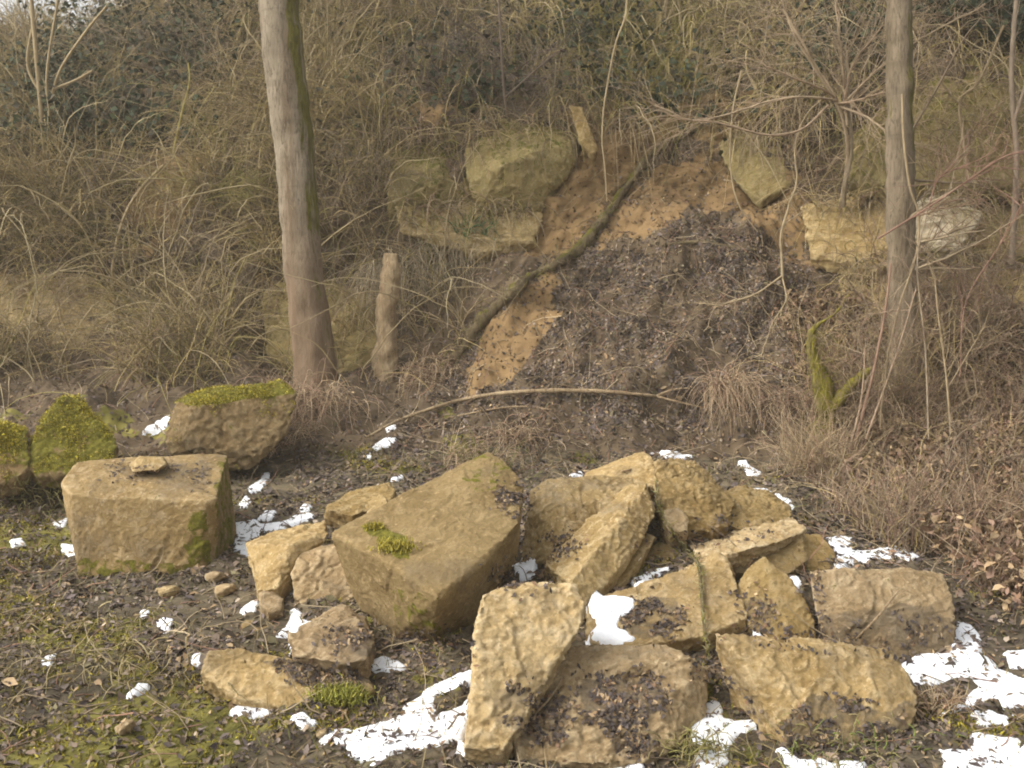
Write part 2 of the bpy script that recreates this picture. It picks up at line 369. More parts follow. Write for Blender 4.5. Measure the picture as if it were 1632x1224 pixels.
# ------------------------------------------------------------------ rocks
ROCKS = []; R_V = []; R_F = []; R_n = 0
def hull_bm(bm, pts):
    vs = [bm.verts.new(p) for p in pts]
    r = bmesh.ops.convex_hull(bm, input=vs)
    bmesh.ops.delete(bm, geom=list({g for g in r['geom_interior'] + r['geom_unused'] if isinstance(g, bmesh.types.BMVert)}), context='VERTS')
def rock(name, label, cat, hulls, mat='stone', thick=.4, vox=.009, amp=1., strata=None, chips=7, group=None, moss=0., moss_up=0., stain_shade=0., stain_low=.25, mosspoly=(), stain_shade_poly=(), seed=None, shrink=.13, low=.10, kd=1., dy=0.):
    """hulls: list of lists of visible corners (px, py, distance). The hidden back is closed behind them."""
    global R_n
    sd = len(ROCKS) * 17 + 3 if seed is None else seed
    rr = np.random.default_rng(sd); tmp = []
    for h in hulls:
        h = np.array(h, float); yb = hulls[-1][int(np.argmax([v[1] for v in hulls[-1]]))][2]; h[:, 2] = yb + (h[:, 2] - yb) * kd + dy; c = h.mean(0); pts = [at(*v) for v in h]
        base = np.array([at(*v) for v in h])
        for v in h:
            q = c + (v - c) * (1 - shrink); pts.append(at(q[0], q[1], v[2] + thick))
        zmin = base[:, 2].min()
        for p in base[base[:, 2] < zmin + .12]: pts.append(p + np.array([0, .06, -low]))
        bm = bmesh.new(); hull_bm(bm, pts)
        co = np.array([v.co for v in bm.verts]); cc = co.mean(0)
        for _ in range(chips):                       # knock off corners
            n = unit(rr.normal(size=3)); s = ((co - cc) @ n).max(); k = rr.uniform(.92, .985)
            r = bmesh.ops.bisect_plane(bm, geom=bm.verts[:] + bm.edges[:] + bm.faces[:], plane_co=cc + n * s * k, plane_no=n, clear_outer=True)
            ed = [e for e in r['geom_cut'] if isinstance(e, bmesh.types.BMEdge)]
            if ed: bmesh.ops.contextual_create(bm, geom=ed)
        bmesh.ops.triangulate(bm, faces=bm.faces[:]); bmesh.ops.recalc_face_normals(bm, faces=bm.faces[:])
        m = bpy.data.meshes.new('t'); bm.to_mesh(m); bm.free(); tmp.append(m)
    bm = bmesh.new()
    for m in tmp: bm.from_mesh(m); bpy.data.meshes.remove(m)
    m = bpy.data.meshes.new('t'); bm.to_mesh(m); bm.free()
    o = bpy.data.objects.new('t', m); COL.objects.link(o)
    md = o.modifiers.new('r', 'REMESH'); md.mode = 'VOXEL'; md.voxel_size = vox
    sm = o.modifiers.new('s', 'SMOOTH'); sm.iterations = 1; sm.factor = .5
    dg = bpy.context.evaluated_depsgraph_get(); e = bpy.data.meshes.new_from_object(o.evaluated_get(dg))
    bpy.data.objects.remove(o); bpy.data.meshes.remove(m)
    n = len(e.vertices); V = np.zeros(n * 3, np.float32); e.vertices.foreach_get('co', V); V = V.reshape(-1, 3).astype(float)
    N = np.zeros(n * 3, np.float32); e.vertices.foreach_get('normal', N); N = N.reshape(-1, 3).astype(float)
    size = np.ptp(V, axis=0).max(); a = amp * min(1.0, .35 + size) ; off = sd * 1.37
    q = V + .05 * np.stack([fbm(V, 5, 2, off=off + i * 9) for i in range(3)], -1)
    cr = np.abs(fbm(q, 3.6, 3, off=off + 11))
    d = a * (.009 * fbm(q, 2.6, 2, off=off) + .0035 * fbm(q, 12, 3, off=off + 5) - .012 * np.exp(-(cr / .035)**2) * sstep(-.1, .3, fbm(V, 2, 2, off=off + 70)) + .0036 * fbm(V, 38, 3, .65, off=off + 2))
    tf = fbm(q * np.array([1, 1, 1.5]), 3.1, 3, off=off + 31) * 4; ft = tf - np.floor(tf); d += a * .007 * (np.floor(tf) + sstep(.88, 1, ft) - tf * .9)
    ns = 26 if size < .5 else 46                       # fracture facets: every cell is its own slightly tilted plane
    seeds = V[rr.integers(0, n, ns)]; tl = rr.normal(size=(ns, 3)) * .035; qq = V + .03 * np.stack([fbm(V, 9, 2, off=off + 60 + i * 7) for i in range(3)], -1)
    best = np.full(n, 1e9); dv = np.zeros(n)
    for sd_, tv, o_ in zip(seeds, tl, rr.normal(size=ns) * .0025):
        dd = ((qq - sd_)**2).sum(1); k = dd < best; best[k] = dd[k]; dv[k] = ((V - sd_) @ tv + o_)[k]
    d += min(1., a) * np.clip(dv, -.010, .010)
    hp = fbm(q, 7, 2, off=off + 91) * 3; fh = hp - np.floor(hp); d += a * .0025 * (np.floor(hp) + sstep(.8, 1, fh) - hp)
    if strata is not None:
        sdn = unit(np.array(strata[:3], float)); s = q @ sdn; fr = strata[3]
        d += strata[4] * (pn(np.stack([s * fr, fbm(V, 1.5, 2) * .8, 0 * s], -1)) + .6 * pn(np.stack([s * fr * 2.7, 0 * s + 5, fbm(V, 2, 2)], -1)))
    V += N * d[:, None]
    cen = V.mean(0); cen[2] = V[:, 2].min()
    e.vertices.foreach_set('co', (V - cen).astype(np.float32).ravel()); e.update()
    e.polygons.foreach_set('use_smooth', np.ones(len(e.polygons), bool))
    px, py = proj(V)
    mo = np.full(n, moss) + moss_up * sstep(.3, .8, N[:, 2])
    for poly, s in mosspoly: mo = np.maximum(mo, s * inside(px + 8 * fbm(V, 9, 2), py + 8 * fbm(V, 9, 2, off=4), poly))
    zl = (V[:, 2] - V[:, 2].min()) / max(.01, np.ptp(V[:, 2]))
    stn = stain_shade + stain_low * sstep(.35, .0, zl) + .35 * sstep(.25, .7, fbm(V, 3.3, 3, off=off + 50))
    for poly, s in stain_shade_poly: stn = np.maximum(stn, s * inside(px + 10 * fbm(V, 7, 2), py + 10 * fbm(V, 7, 2, off=4), poly))
    attr(e, 'moss', mo); attr(e, 'stain_shade', np.clip(stn, 0, .9))
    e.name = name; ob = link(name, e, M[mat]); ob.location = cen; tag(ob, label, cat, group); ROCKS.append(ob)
    e.calc_loop_triangles(); tri = np.zeros(len(e.loop_triangles) * 3, np.int32); e.loop_triangles.foreach_get('vertices', tri)
    R_V.append(V); R_F.append(tri.reshape(-1, 3) + R_n); R_n += n
    return ob
PILE = 'sandstone rocks of the fallen pile'
ROCK_BIG = rock('boulder', 'largest boulder of the pile, with a smooth tilted tan top and a moss tuft', 'boulder',
     [[(526, 848, 4.6), (560, 828, 4.7), (712, 762, 4.95), (777, 716, 5.05), (806, 732, 5.0), (836, 770, 4.85), (828, 832, 4.55), (770, 904, 4.32), (698, 951, 4.12), (623, 897, 4.32),
       (552, 930, 4.62), (570, 968, 4.6), (626, 1018, 4.42), (690, 1029, 4.36), (762, 1004, 4.55), (824, 888, 4.78)]], 'stone_smooth', thick=.12, amp=.6, chips=2, dy=-.30, group=PILE,
     mosspoly=[([(580, 835), (600, 830), (660, 870), (655, 895), (625, 885), (585, 850)], .9), ([(625, 940), (700, 950), (700, 1030), (640, 1020)], .42), ([(720, 740), (790, 720), (830, 770), (760, 790)], .35)], low=.03)
rock('rock', 'squat rounded rock block wedged between the largest boulder and the slanted slab', 'rock',
     [[(846, 780, 4.95), (872, 764, 5.05), (940, 756, 5.2), (1012, 758, 5.2), (1018, 800, 4.9), (905, 884, 4.58), (868, 898, 4.55), (831, 893, 4.62), (834, 845, 4.72), (866, 806, 4.72)]], 'stone', thick=.3, amp=1.1, chips=4, kd=.75, group=PILE, stain_shade=.1)
rock('rock', 'thin flat rock slab lying on top of the pile with a pale front edge', 'rock',
     [[(930, 754, 5.25), (975, 735, 5.45), (1026, 717, 5.6), (1044, 734, 5.3), (1046, 776, 5.1), (1005, 774, 5.1), (940, 762, 5.2)]], 'stone', thick=.25, chips=2, group=PILE)
rock('rock', 'long rough slab leaning diagonally across the middle of the pile', 'rock',
     [[(1002, 772, 4.85), (1033, 768, 4.8), (1046, 812, 4.7), (1030, 850, 4.58), (972, 928, 4.26), (935, 958, 4.14), (905, 930, 4.14), (868, 902, 4.38), (872, 892, 4.42), (902, 879, 4.52), (1012, 812, 4.62)]],
     'stone', thick=.16, amp=1.2, chips=2, group=PILE, shrink=.05)
rock('rock', 'broad brown hump-backed rock at the rear top of the pile', 'rock',
     [[(1043, 737, 5.3), (1070, 728, 5.5), (1112, 740, 5.5), (1152, 776, 5.3), (1174, 800, 5.1), (1160, 838, 4.9), (1100, 852, 4.85), (1056, 838, 4.85), (1044, 800, 4.9), (1110, 775, 5.05)]], 'stone_brown', thick=.3, amp=1.7, chips=3, group=PILE,
     strata=(.5, .2, 1, 9, .010))
rock('rock', 'small pale stone block tucked under the brown hump-backed rock', 'rock',
     [[(1057, 812, 4.8), (1082, 808, 4.85), (1098, 825, 4.8), (1098, 848, 4.72), (1068, 846, 4.68), (1058, 832, 4.72)]], 'stone_grey', thick=.16, group=PILE, chips=3)
rock('rock', 'low brown rock behind the pile edged with a thin curved strip of snow', 'rock',
     [[(1149, 782, 5.35), (1174, 774, 5.5), (1222, 780, 5.5), (1262, 808, 5.35), (1262, 835, 5.1), (1185, 845, 4.95), (1150, 832, 5.0)]], 'stone_brown', thick=.3, amp=1.5, chips=3, group=PILE, strata=(.3, .1, 1, 12, .008))
rock('rock', 'flat layered rock slab with a bright broken edge right of the pile centre', 'rock',
     [[(1108, 864, 4.8), (1155, 848, 5.0), (1262, 823, 5.05), (1286, 842, 4.85), (1245, 862, 4.62), (1160, 883, 4.45), (1106, 884, 4.6)]], 'stone_pale', thick=.22, amp=1.4, chips=2, group=PILE, strata=(0, .1, 1, 22, .012))
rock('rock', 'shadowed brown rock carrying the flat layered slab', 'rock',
     [[(1152, 882, 4.62), (1280, 846, 4.85), (1288, 892, 4.65), (1250, 920, 4.5), (1168, 912, 4.5)]], 'stone_brown', thick=.3, chips=3, group=PILE, stain_shade=.25)
rock('rock', 'plain brown rock between the layered slab and the rear snow patch', 'rock',
     [[(1262, 852, 4.95), (1308, 852, 5.05), (1330, 880, 4.9), (1336, 912, 4.75), (1285, 920, 4.62), (1262, 892, 4.68)]], 'stone_brown', thick=.25, chips=4, group=PILE)
rock('rock', 'triangular rock with its point upward in the gap of the right half', 'rock',
     [[(1219, 885, 4.45), (1190, 904, 4.4), (1164, 945, 4.3), (1195, 998, 4.05), (1265, 1028, 3.95), (1308, 1032, 4.0), (1298, 985, 4.15), (1262, 922, 4.35)]], 'stone_brown', thick=.3, chips=3, kd=.6, group=PILE, amp=.8,
     stain_shade_poly=[([(1172, 955), (1230, 955), (1240, 985), (1200, 985)], .5)])
rock('rock', 'oblong rock block with straight flat top at the right end of the pile', 'rock',
     [[(1287, 908, 4.45), (1370, 904, 4.55), (1442, 903, 4.6), (1507, 912, 4.58), (1518, 948, 4.38), (1527, 985, 4.3), (1522, 1032, 4.12), (1432, 1058, 3.97), (1330, 1022, 4.05), (1298, 976, 4.18), (1420, 985, 4.12)]], 'stone_grey', thick=.32, chips=2, kd=.4, group=PILE, amp=.9,
     stain_shade_poly=[([(1310, 985), (1440, 965), (1520, 985), (1522, 1030), (1432, 1058), (1330, 1022)], .6)])
rock('rock', 'large front right rock with pale veins and a slanting shaded left side', 'rock',
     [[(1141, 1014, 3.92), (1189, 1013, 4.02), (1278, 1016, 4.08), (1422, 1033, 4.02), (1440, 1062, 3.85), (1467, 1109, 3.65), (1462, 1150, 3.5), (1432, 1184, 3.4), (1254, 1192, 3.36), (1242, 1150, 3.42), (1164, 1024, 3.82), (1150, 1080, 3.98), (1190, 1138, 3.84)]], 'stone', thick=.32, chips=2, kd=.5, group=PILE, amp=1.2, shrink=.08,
     stain_shade_poly=[([(1250, 1145), (1300, 1110), (1420, 1130), (1470, 1110), (1440, 1190), (1250, 1195)], .7), ([(1141, 1020), (1160, 1024), (1242, 1155), (1190, 1140)], .3)])  # second dark patch paints shade onto the slanting left side
rock('rock', 'tall upright pale rock block standing at the front centre of the pile', 'rock',
     [[(768, 945, 3.9), (818, 928, 4.08), (869, 930, 4.12), (920, 930, 4.12), (935, 973, 3.97), (925, 1001, 3.87), (903, 1030, 3.76), (852, 1100, 3.55), (813, 1186, 3.34), (804, 1196, 3.31), (737, 1192, 3.33), (752, 1148, 3.42), (761, 1060, 3.56), (757, 998, 3.72)]], 'stone_pale', thick=.3, chips=2, kd=.5, dy=-.07, group=PILE, amp=1.3, shrink=.08,
     stain_shade_poly=[([(790, 1095), (840, 1095), (830, 1170), (780, 1150)], .5)])
rock('rock', 'broad front rock with a dark leaf-filled hollow between the upright and veined rocks', 'rock',
     [[(903, 1030, 3.86), (982, 1028, 3.9), (1061, 1028, 3.9), (1104, 1046, 3.76), (1130, 1064, 3.88), (1128, 1080, 3.84), (1095, 1090, 3.68), (930, 1090, 3.6), (868, 1095, 3.58), (880, 1066, 3.66)],
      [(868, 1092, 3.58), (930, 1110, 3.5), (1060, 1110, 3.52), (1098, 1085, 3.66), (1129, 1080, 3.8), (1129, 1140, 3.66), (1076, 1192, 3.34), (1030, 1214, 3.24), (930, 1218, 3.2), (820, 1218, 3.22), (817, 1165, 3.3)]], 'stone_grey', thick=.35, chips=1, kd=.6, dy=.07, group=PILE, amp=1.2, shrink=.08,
     stain_shade_poly=[([(925, 1080), (1050, 1085), (1060, 1130), (1000, 1160), (930, 1150)], .75), ([(840, 1110), (910, 1110), (900, 1190), (830, 1190)], .6), ([(970, 1170), (1060, 1160), (1060, 1210), (980, 1210)], .5)])
rock('rock', 'flat topped rock with a large snow pad on its left and a raised right corner', 'rock',
     [[(934, 962, 4.22), (998, 937, 4.4), (1108, 902, 4.5), (1150, 935, 4.25), (1130, 1012, 3.96), (1000, 1032, 3.86), (938, 1026, 3.9)],
      [(1095, 905, 4.45), (1142, 879, 4.42), (1161, 892, 4.36), (1168, 940, 4.2), (1193, 985, 4.05), (1130, 1010, 3.95), (1098, 980, 4.1)]], 'stone', thick=.28, chips=1, kd=.8, group=PILE, amp=1.0,
     stain_shade_poly=[([(1010, 960), (1080, 955), (1080, 1000), (1020, 1020), (990, 990)], .7)])
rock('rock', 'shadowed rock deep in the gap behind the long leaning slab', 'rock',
     [[(1030, 868, 4.75), (1060, 860, 4.75), (1088, 878, 4.7), (1078, 915, 4.6), (1000, 935, 4.5), (1003, 905, 4.62)]], 'stone_brown', thick=.2, chips=3, group=PILE, stain_shade=.2, moss=.2)
rock('rock', 'narrow stone splinter leaning beside the long slab', 'rock',
     [[(1030, 848, 4.66), (1046, 856, 4.62), (1003, 925, 4.42), (985, 938, 4.36), (975, 934, 4.38), (984, 914, 4.45)]], 'stone_brown', thick=.12, chips=1, group=PILE, shrink=.03)
rock('rock', 'rounded pinkish tan rock partly hidden behind the left side of the largest boulder', 'rock',
     [[(464, 915, 4.5), (476, 884, 4.65), (520, 866, 4.78), (585, 858, 4.8), (590, 965, 4.4), (498, 990, 4.33), (470, 952, 4.42)]], 'stone_grey', thick=.3, chips=5, kd=.7, dy=.12, group=PILE, amp=1.1)
rock('rock', 'pale pointed wedge rock beside the curved snow strip left of the pile', 'rock',
     [[(389, 866, 4.78), (440, 846, 5.0), (520, 830, 5.05), (526, 850, 4.88), (463, 868, 4.68), (442, 938, 4.5), (408, 942, 4.52), (404, 903, 4.65)]], 'stone', thick=.2, chips=2, group=PILE, shrink=.05)
rock('stone', 'small grey stone at the foot of the pale wedge rock', 'stone',
     [[(412, 945, 4.5), (430, 936, 4.55), (452, 952, 4.48), (448, 970, 4.38), (425, 976, 4.35), (412, 962, 4.42)]], 'stone_grey', thick=.15, chips=4)
rock('rock', 'reddish thin slab behind the upper left edge of the largest boulder', 'rock',
     [[(515, 810, 5.2), (552, 783, 5.5), (620, 768, 5.65), (632, 780, 5.5), (620, 800, 5.25), (560, 822, 5.1)]], 'stone_brown', thick=.25, chips=3, dy=-.25, group=PILE)
rock('stone', 'small pale stone chip against the upper left edge of the largest boulder', 'stone',
     [[(578, 808, 4.95), (605, 784, 5.1), (618, 795, 5.0), (612, 812, 4.9), (585, 820, 4.88)]], 'stone', thick=.12, chips=2)
rock('rock', 'flat leaf strewn slab lying under the front of the largest boulder', 'rock',
     [[(457, 1010, 4.15), (545, 960, 4.45), (585, 985, 4.4), (600, 1020, 4.15), (585, 1050, 3.95), (550, 1058, 3.9), (472, 1044, 4.0)]], 'stone_grey', thick=.25, chips=3, kd=.7, dy=-.2, group=PILE, strata=(0, 0, 1, 20, .01),
     stain_shade_poly=[([(530, 1000), (640, 1005), (640, 1050), (550, 1040)], .7)])
ROCK_LOW = rock('rock', 'long low tan rock at the front left edge of the pile', 'rock',
     [[(317, 1076, 3.95), (327, 1036, 4.12), (380, 1029, 4.25), (440, 1050, 4.2), (580, 1075, 4.1), (600, 1100, 3.85), (540, 1130, 3.72), (480, 1134, 3.66), (375, 1112, 3.74)]], 'stone', thick=.2, chips=3, kd=.35, dy=-.03, group=PILE,
     stain_shade_poly=[([(400, 1045), (480, 1060), (600, 1075), (600, 1105), (500, 1095), (480, 1075)], .8)], mosspoly=[([(500, 1100), (600, 1090), (600, 1140), (500, 1140)], .6)])
rock('stone', 'small thin stone flake lying among dark leaves left of the flat slab', 'stone',
     [[(372, 1005, 4.3), (402, 976, 4.5), (440, 985, 4.45), (462, 1000, 4.35), (446, 1008, 4.28)]], 'stone_brown', thick=.1, chips=2, low=.04, stain_shade=.2)
rock('boulder', 'big square boulder standing apart left of the pile', 'boulder',
     [[(97, 770, 5.2), (122, 736, 5.5), (200, 730, 5.7), (345, 723, 5.75), (363, 726, 5.72), (372, 800, 5.65), (380, 905, 5.6), (342, 944, 5.12), (342, 800, 5.12), (112, 788, 5.1), (125, 925, 5.12), (230, 948, 5.05)]], 'stone', thick=.25, chips=2, amp=.55, shrink=.03,
     stain_shade_poly=[([(160, 745), (330, 735), (335, 790), (240, 770)], .5), ([(345, 725), (368, 725), (382, 910), (345, 945)], .45)], mosspoly=[([(285, 815), (330, 815), (340, 930), (300, 900)], .5), ([(120, 890), (340, 900), (340, 960), (120, 960)], .5), ([(345, 730), (368, 730), (382, 910), (345, 945)], .5)])  # second dark patch paints shade into the colour of the narrow right face
rock('stone', 'small pale stone lying on top of the big square boulder', 'stone',
     [[(205, 742, 5.5), (222, 727, 5.55), (258, 726, 5.55), (266, 738, 5.5), (250, 750, 5.42), (210, 752, 5.42)]], 'stone', thick=.12, chips=3, low=.02, dy=-.10)
for lab, h, ml in (('mossy boulder cut off by the left edge of the photo', [(-35, 682, 6.3), (10, 674, 6.5), (44, 684, 6.4), (50, 740, 6.15), (20, 768, 6.05), (-35, 772, 6.05)], .45),
                ('yellow-green mossy boulder with a rounded peak behind the big square boulder', [(38, 722, 6.3), (70, 665, 6.5), (98, 634, 6.65), (124, 628, 6.7), (150, 655, 6.6), (190, 700, 6.45), (180, 750, 6.2), (60, 758, 6.1), (40, 742, 6.15)], .62),
                ('long mossy topped boulder near the foot of the leaning tree', [(263, 692, 6.85), (280, 640, 6.95), (316, 646, 6.70), (330, 619, 7.05), (450, 604, 7.15), (474, 625, 7.0), (462, 690, 6.8), (400, 728, 6.66), (310, 718, 6.64), (270, 726, 6.7)], .2)):
    rock('boulder', lab, 'boulder', [h], 'stone_moss', thick=.4, chips=9, amp=2.0, kd=.6, moss=ml * .5, moss_up=.8, vox=.016, group='mossy boulders at the foot of the bank', stain_shade=.1)
# rock outcrops of the bank
OUT = 'rock outcrops of the bank'
rock('rock_outcrop', 'olive blocky outcrop jutting from the bank left of the bare soil chute', 'outcrop',
     [[(735, 235, 9.6), (787, 188, 9.9), (888, 200, 9.85), (926, 222, 9.75), (922, 256, 9.6), (878, 297, 9.4), (860, 336, 9.35), (765, 332, 9.3), (746, 292, 9.35), (800, 262, 9.2), (850, 240, 9.35)]], 'cliff', thick=.7, vox=.022, amp=2.2, chips=4, group=OUT, moss=.2, moss_up=.2,
     strata=(.1, 0, 1, 4, .02))
rock('rock_outcrop', 'pale layered ledge below the olive blocky outcrop', 'outcrop',
     [[(628, 330, 9.4), (700, 318, 9.45), (868, 326, 9.45), (866, 350, 9.3), (846, 385, 9.15), (770, 402, 9.05), (640, 372, 9.25)]], 'cliff_layer', thick=.7, vox=.02, amp=1.6, chips=1, group=OUT, strata=(.1, 0, 1, 16, .03))
rock('rock_outcrop', 'mossy outcrop half hidden in brush left of the olive one', 'outcrop',
     [[(615, 245, 9.75), (684, 215, 9.9), (755, 228, 9.8), (765, 315, 9.45), (700, 338, 9.38), (618, 332, 9.45), (690, 270, 9.35)]], 'cliff', thick=.6, vox=.022, amp=2.4, chips=4, group=OUT, moss=.3, moss_up=.2)
rock('rock_slab', 'tan stone plank leaning in the bare soil at the top of the bank', 'rock slab',
     [[(905, 168, 9.75), (928, 170, 9.72), (953, 236, 9.5), (946, 248, 9.48), (922, 222, 9.52)]], 'stone_brown', thick=.22, vox=.016, chips=1, shrink=.05)
rock('rock_outcrop', 'smooth soft sandstone outcrop right of the top of the leafy slope', 'outcrop',
     [[(1140, 228, 9.8), (1200, 208, 9.9), (1275, 205, 9.8), (1300, 270, 9.4), (1215, 318, 9.3), (1165, 285, 9.5)]], 'cliff', thick=.6, vox=.022, amp=1.5, chips=3, dy=.05, group=OUT)
rock('rock_outcrop', 'wide mossy upper outcrop behind the right tree', 'outcrop',
     [[(1350, 215, 9.0), (1420, 190, 8.95), (1500, 90, 9.1), (1660, 80, 9.0), (1700, 290, 8.4), (1540, 296, 8.4), (1460, 292, 8.45), (1345, 298, 8.7), (1500, 200, 8.6)]], 'cliff', thick=.8, vox=.024, amp=2.6, chips=4, group=OUT, moss=.22, moss_up=.3, strata=(.05, 0, 1, 5, .03))
rock('rock_outcrop', 'whitish layered rock below the overhang right of the right tree', 'outcrop',
     [[(1458, 318, 8.42), (1500, 310, 8.5), (1550, 316, 8.45), (1562, 350, 8.22), (1530, 398, 8.1), (1452, 402, 8.1)]], 'cliff_pale', thick=.6, vox=.018, amp=2., chips=2, group=OUT, strata=(.1, 0, 1, 18, .035))
rock('rock_outcrop', 'tan layered ledge in the bank just left of the right tree', 'outcrop',
     [[(1275, 330, 9.0), (1380, 300, 8.85), (1480, 306, 8.6), (1480, 405, 8.25), (1400, 430, 8.3), (1300, 410, 8.6)]], 'cliff_layer', thick=.7, vox=.02, amp=1.8, chips=1, group=OUT, strata=(.1, 0, 1, 14, .035))
rock('rock_outcrop', 'lowest sandstone outcrop at the right edge with a horizontal crack', 'outcrop',
     [[(1330, 420, 8.7), (1440, 402, 8.45), (1540, 398, 8.4), (1760, 390, 8.4), (1760, 495, 8.0), (1580, 512, 7.98), (1440, 500, 8.08), (1340, 480, 8.4)]], 'cliff_layer', thick=.7, vox=.022, amp=1.5, chips=1, group=OUT, strata=(.05, 0, 1, 8, .025), moss_up=.4)
rock('rock_outcrop', 'broken ledge at the right edge above the lowest outcrop', 'outcrop',
     [[(1520, 335, 8.6), (1620, 318, 8.65), (1760, 320, 8.5), (1760, 400, 8.25), (1600, 410, 8.2), (1520, 405, 8.25)]], 'cliff_layer', thick=.6, vox=.02, amp=2., chips=1, group=OUT, strata=(.05, 0, 1, 14, .03), stain_shade=.2)
rock('rock_outcrop', 'low olive rock face in the bank behind the leaning tree', 'outcrop',
     [[(415, 460, 9.45), (480, 435, 9.5), (600, 470, 9.25), (645, 500, 9.15), (640, 590, 8.8), (540, 595, 8.75), (425, 575, 9.05), (520, 520, 8.95)]], 'cliff', thick=.6, vox=.024, amp=2.4, chips=4, group=OUT, moss=.25)
rock('rock_outcrop', 'pale weathered ledge in the brush near the left edge', 'outcrop',
     [[(-60, 450, 9.9), (60, 432, 10.0), (130, 440, 9.85), (185, 465, 9.7), (190, 555, 9.35), (105, 550, 9.35), (-60, 525, 9.5)]], 'cliff_layer', thick=.6, vox=.026, amp=2.2, chips=4, group=OUT, strata=(.05, 0, 1, 9, .03))
# small loose stones in the left foreground
SM = 'small loose stones on the leafy ground'
for px, py, r, lab in ((265, 952, .05, 'small tan stone on the ground below the big square boulder'), (355, 950, .05, 'small round grey stone between the big square boulder and the pile'),
                       (340, 928, .045, 'small tan stone chip at the right foot of the big square boulder'), (196, 1172, .035, 'small pale stone in the moss of the bottom left corner'),
                       (510, 1178, .025, 'tiny pinkish stone beside the front left snow patch'), (1230, 1020, .03, 'tiny stone wedged above the veined front right rock'),
                       (1140, 905, .03, 'tiny dark stone above the raised corner of the flat topped rock')):
    p = on_ground(px, py); Y = p[1]; k = F / Y * r
    pts = [(px + k * math.cos(a) * random.uniform(.8, 1.25), py - k * .5 + k * .7 * math.sin(a) * random.uniform(.8, 1.2), Y + .02 * math.sin(a * 2)) for a in np.linspace(0, 6.28, 8)[:-1]]
    rock('stone', lab, 'stone', [pts], 'stone_grey' if random.random() < .4 else 'stone', thick=r * 1.4, vox=.008, chips=3, low=.01, group=SM)
RV = np.concatenate(R_V); RF = np.concatenate(R_F)
BR = BVHTree.FromPolygons(*lists(RV, RF))
_tt = np.concatenate([T_F[:, [0, 1, 2]], T_F[:, [0, 2, 3]]])
BA = BVHTree.FromPolygons(*lists(np.concatenate([T_V, RV]), np.concatenate([_tt, RF + len(T_V)])))

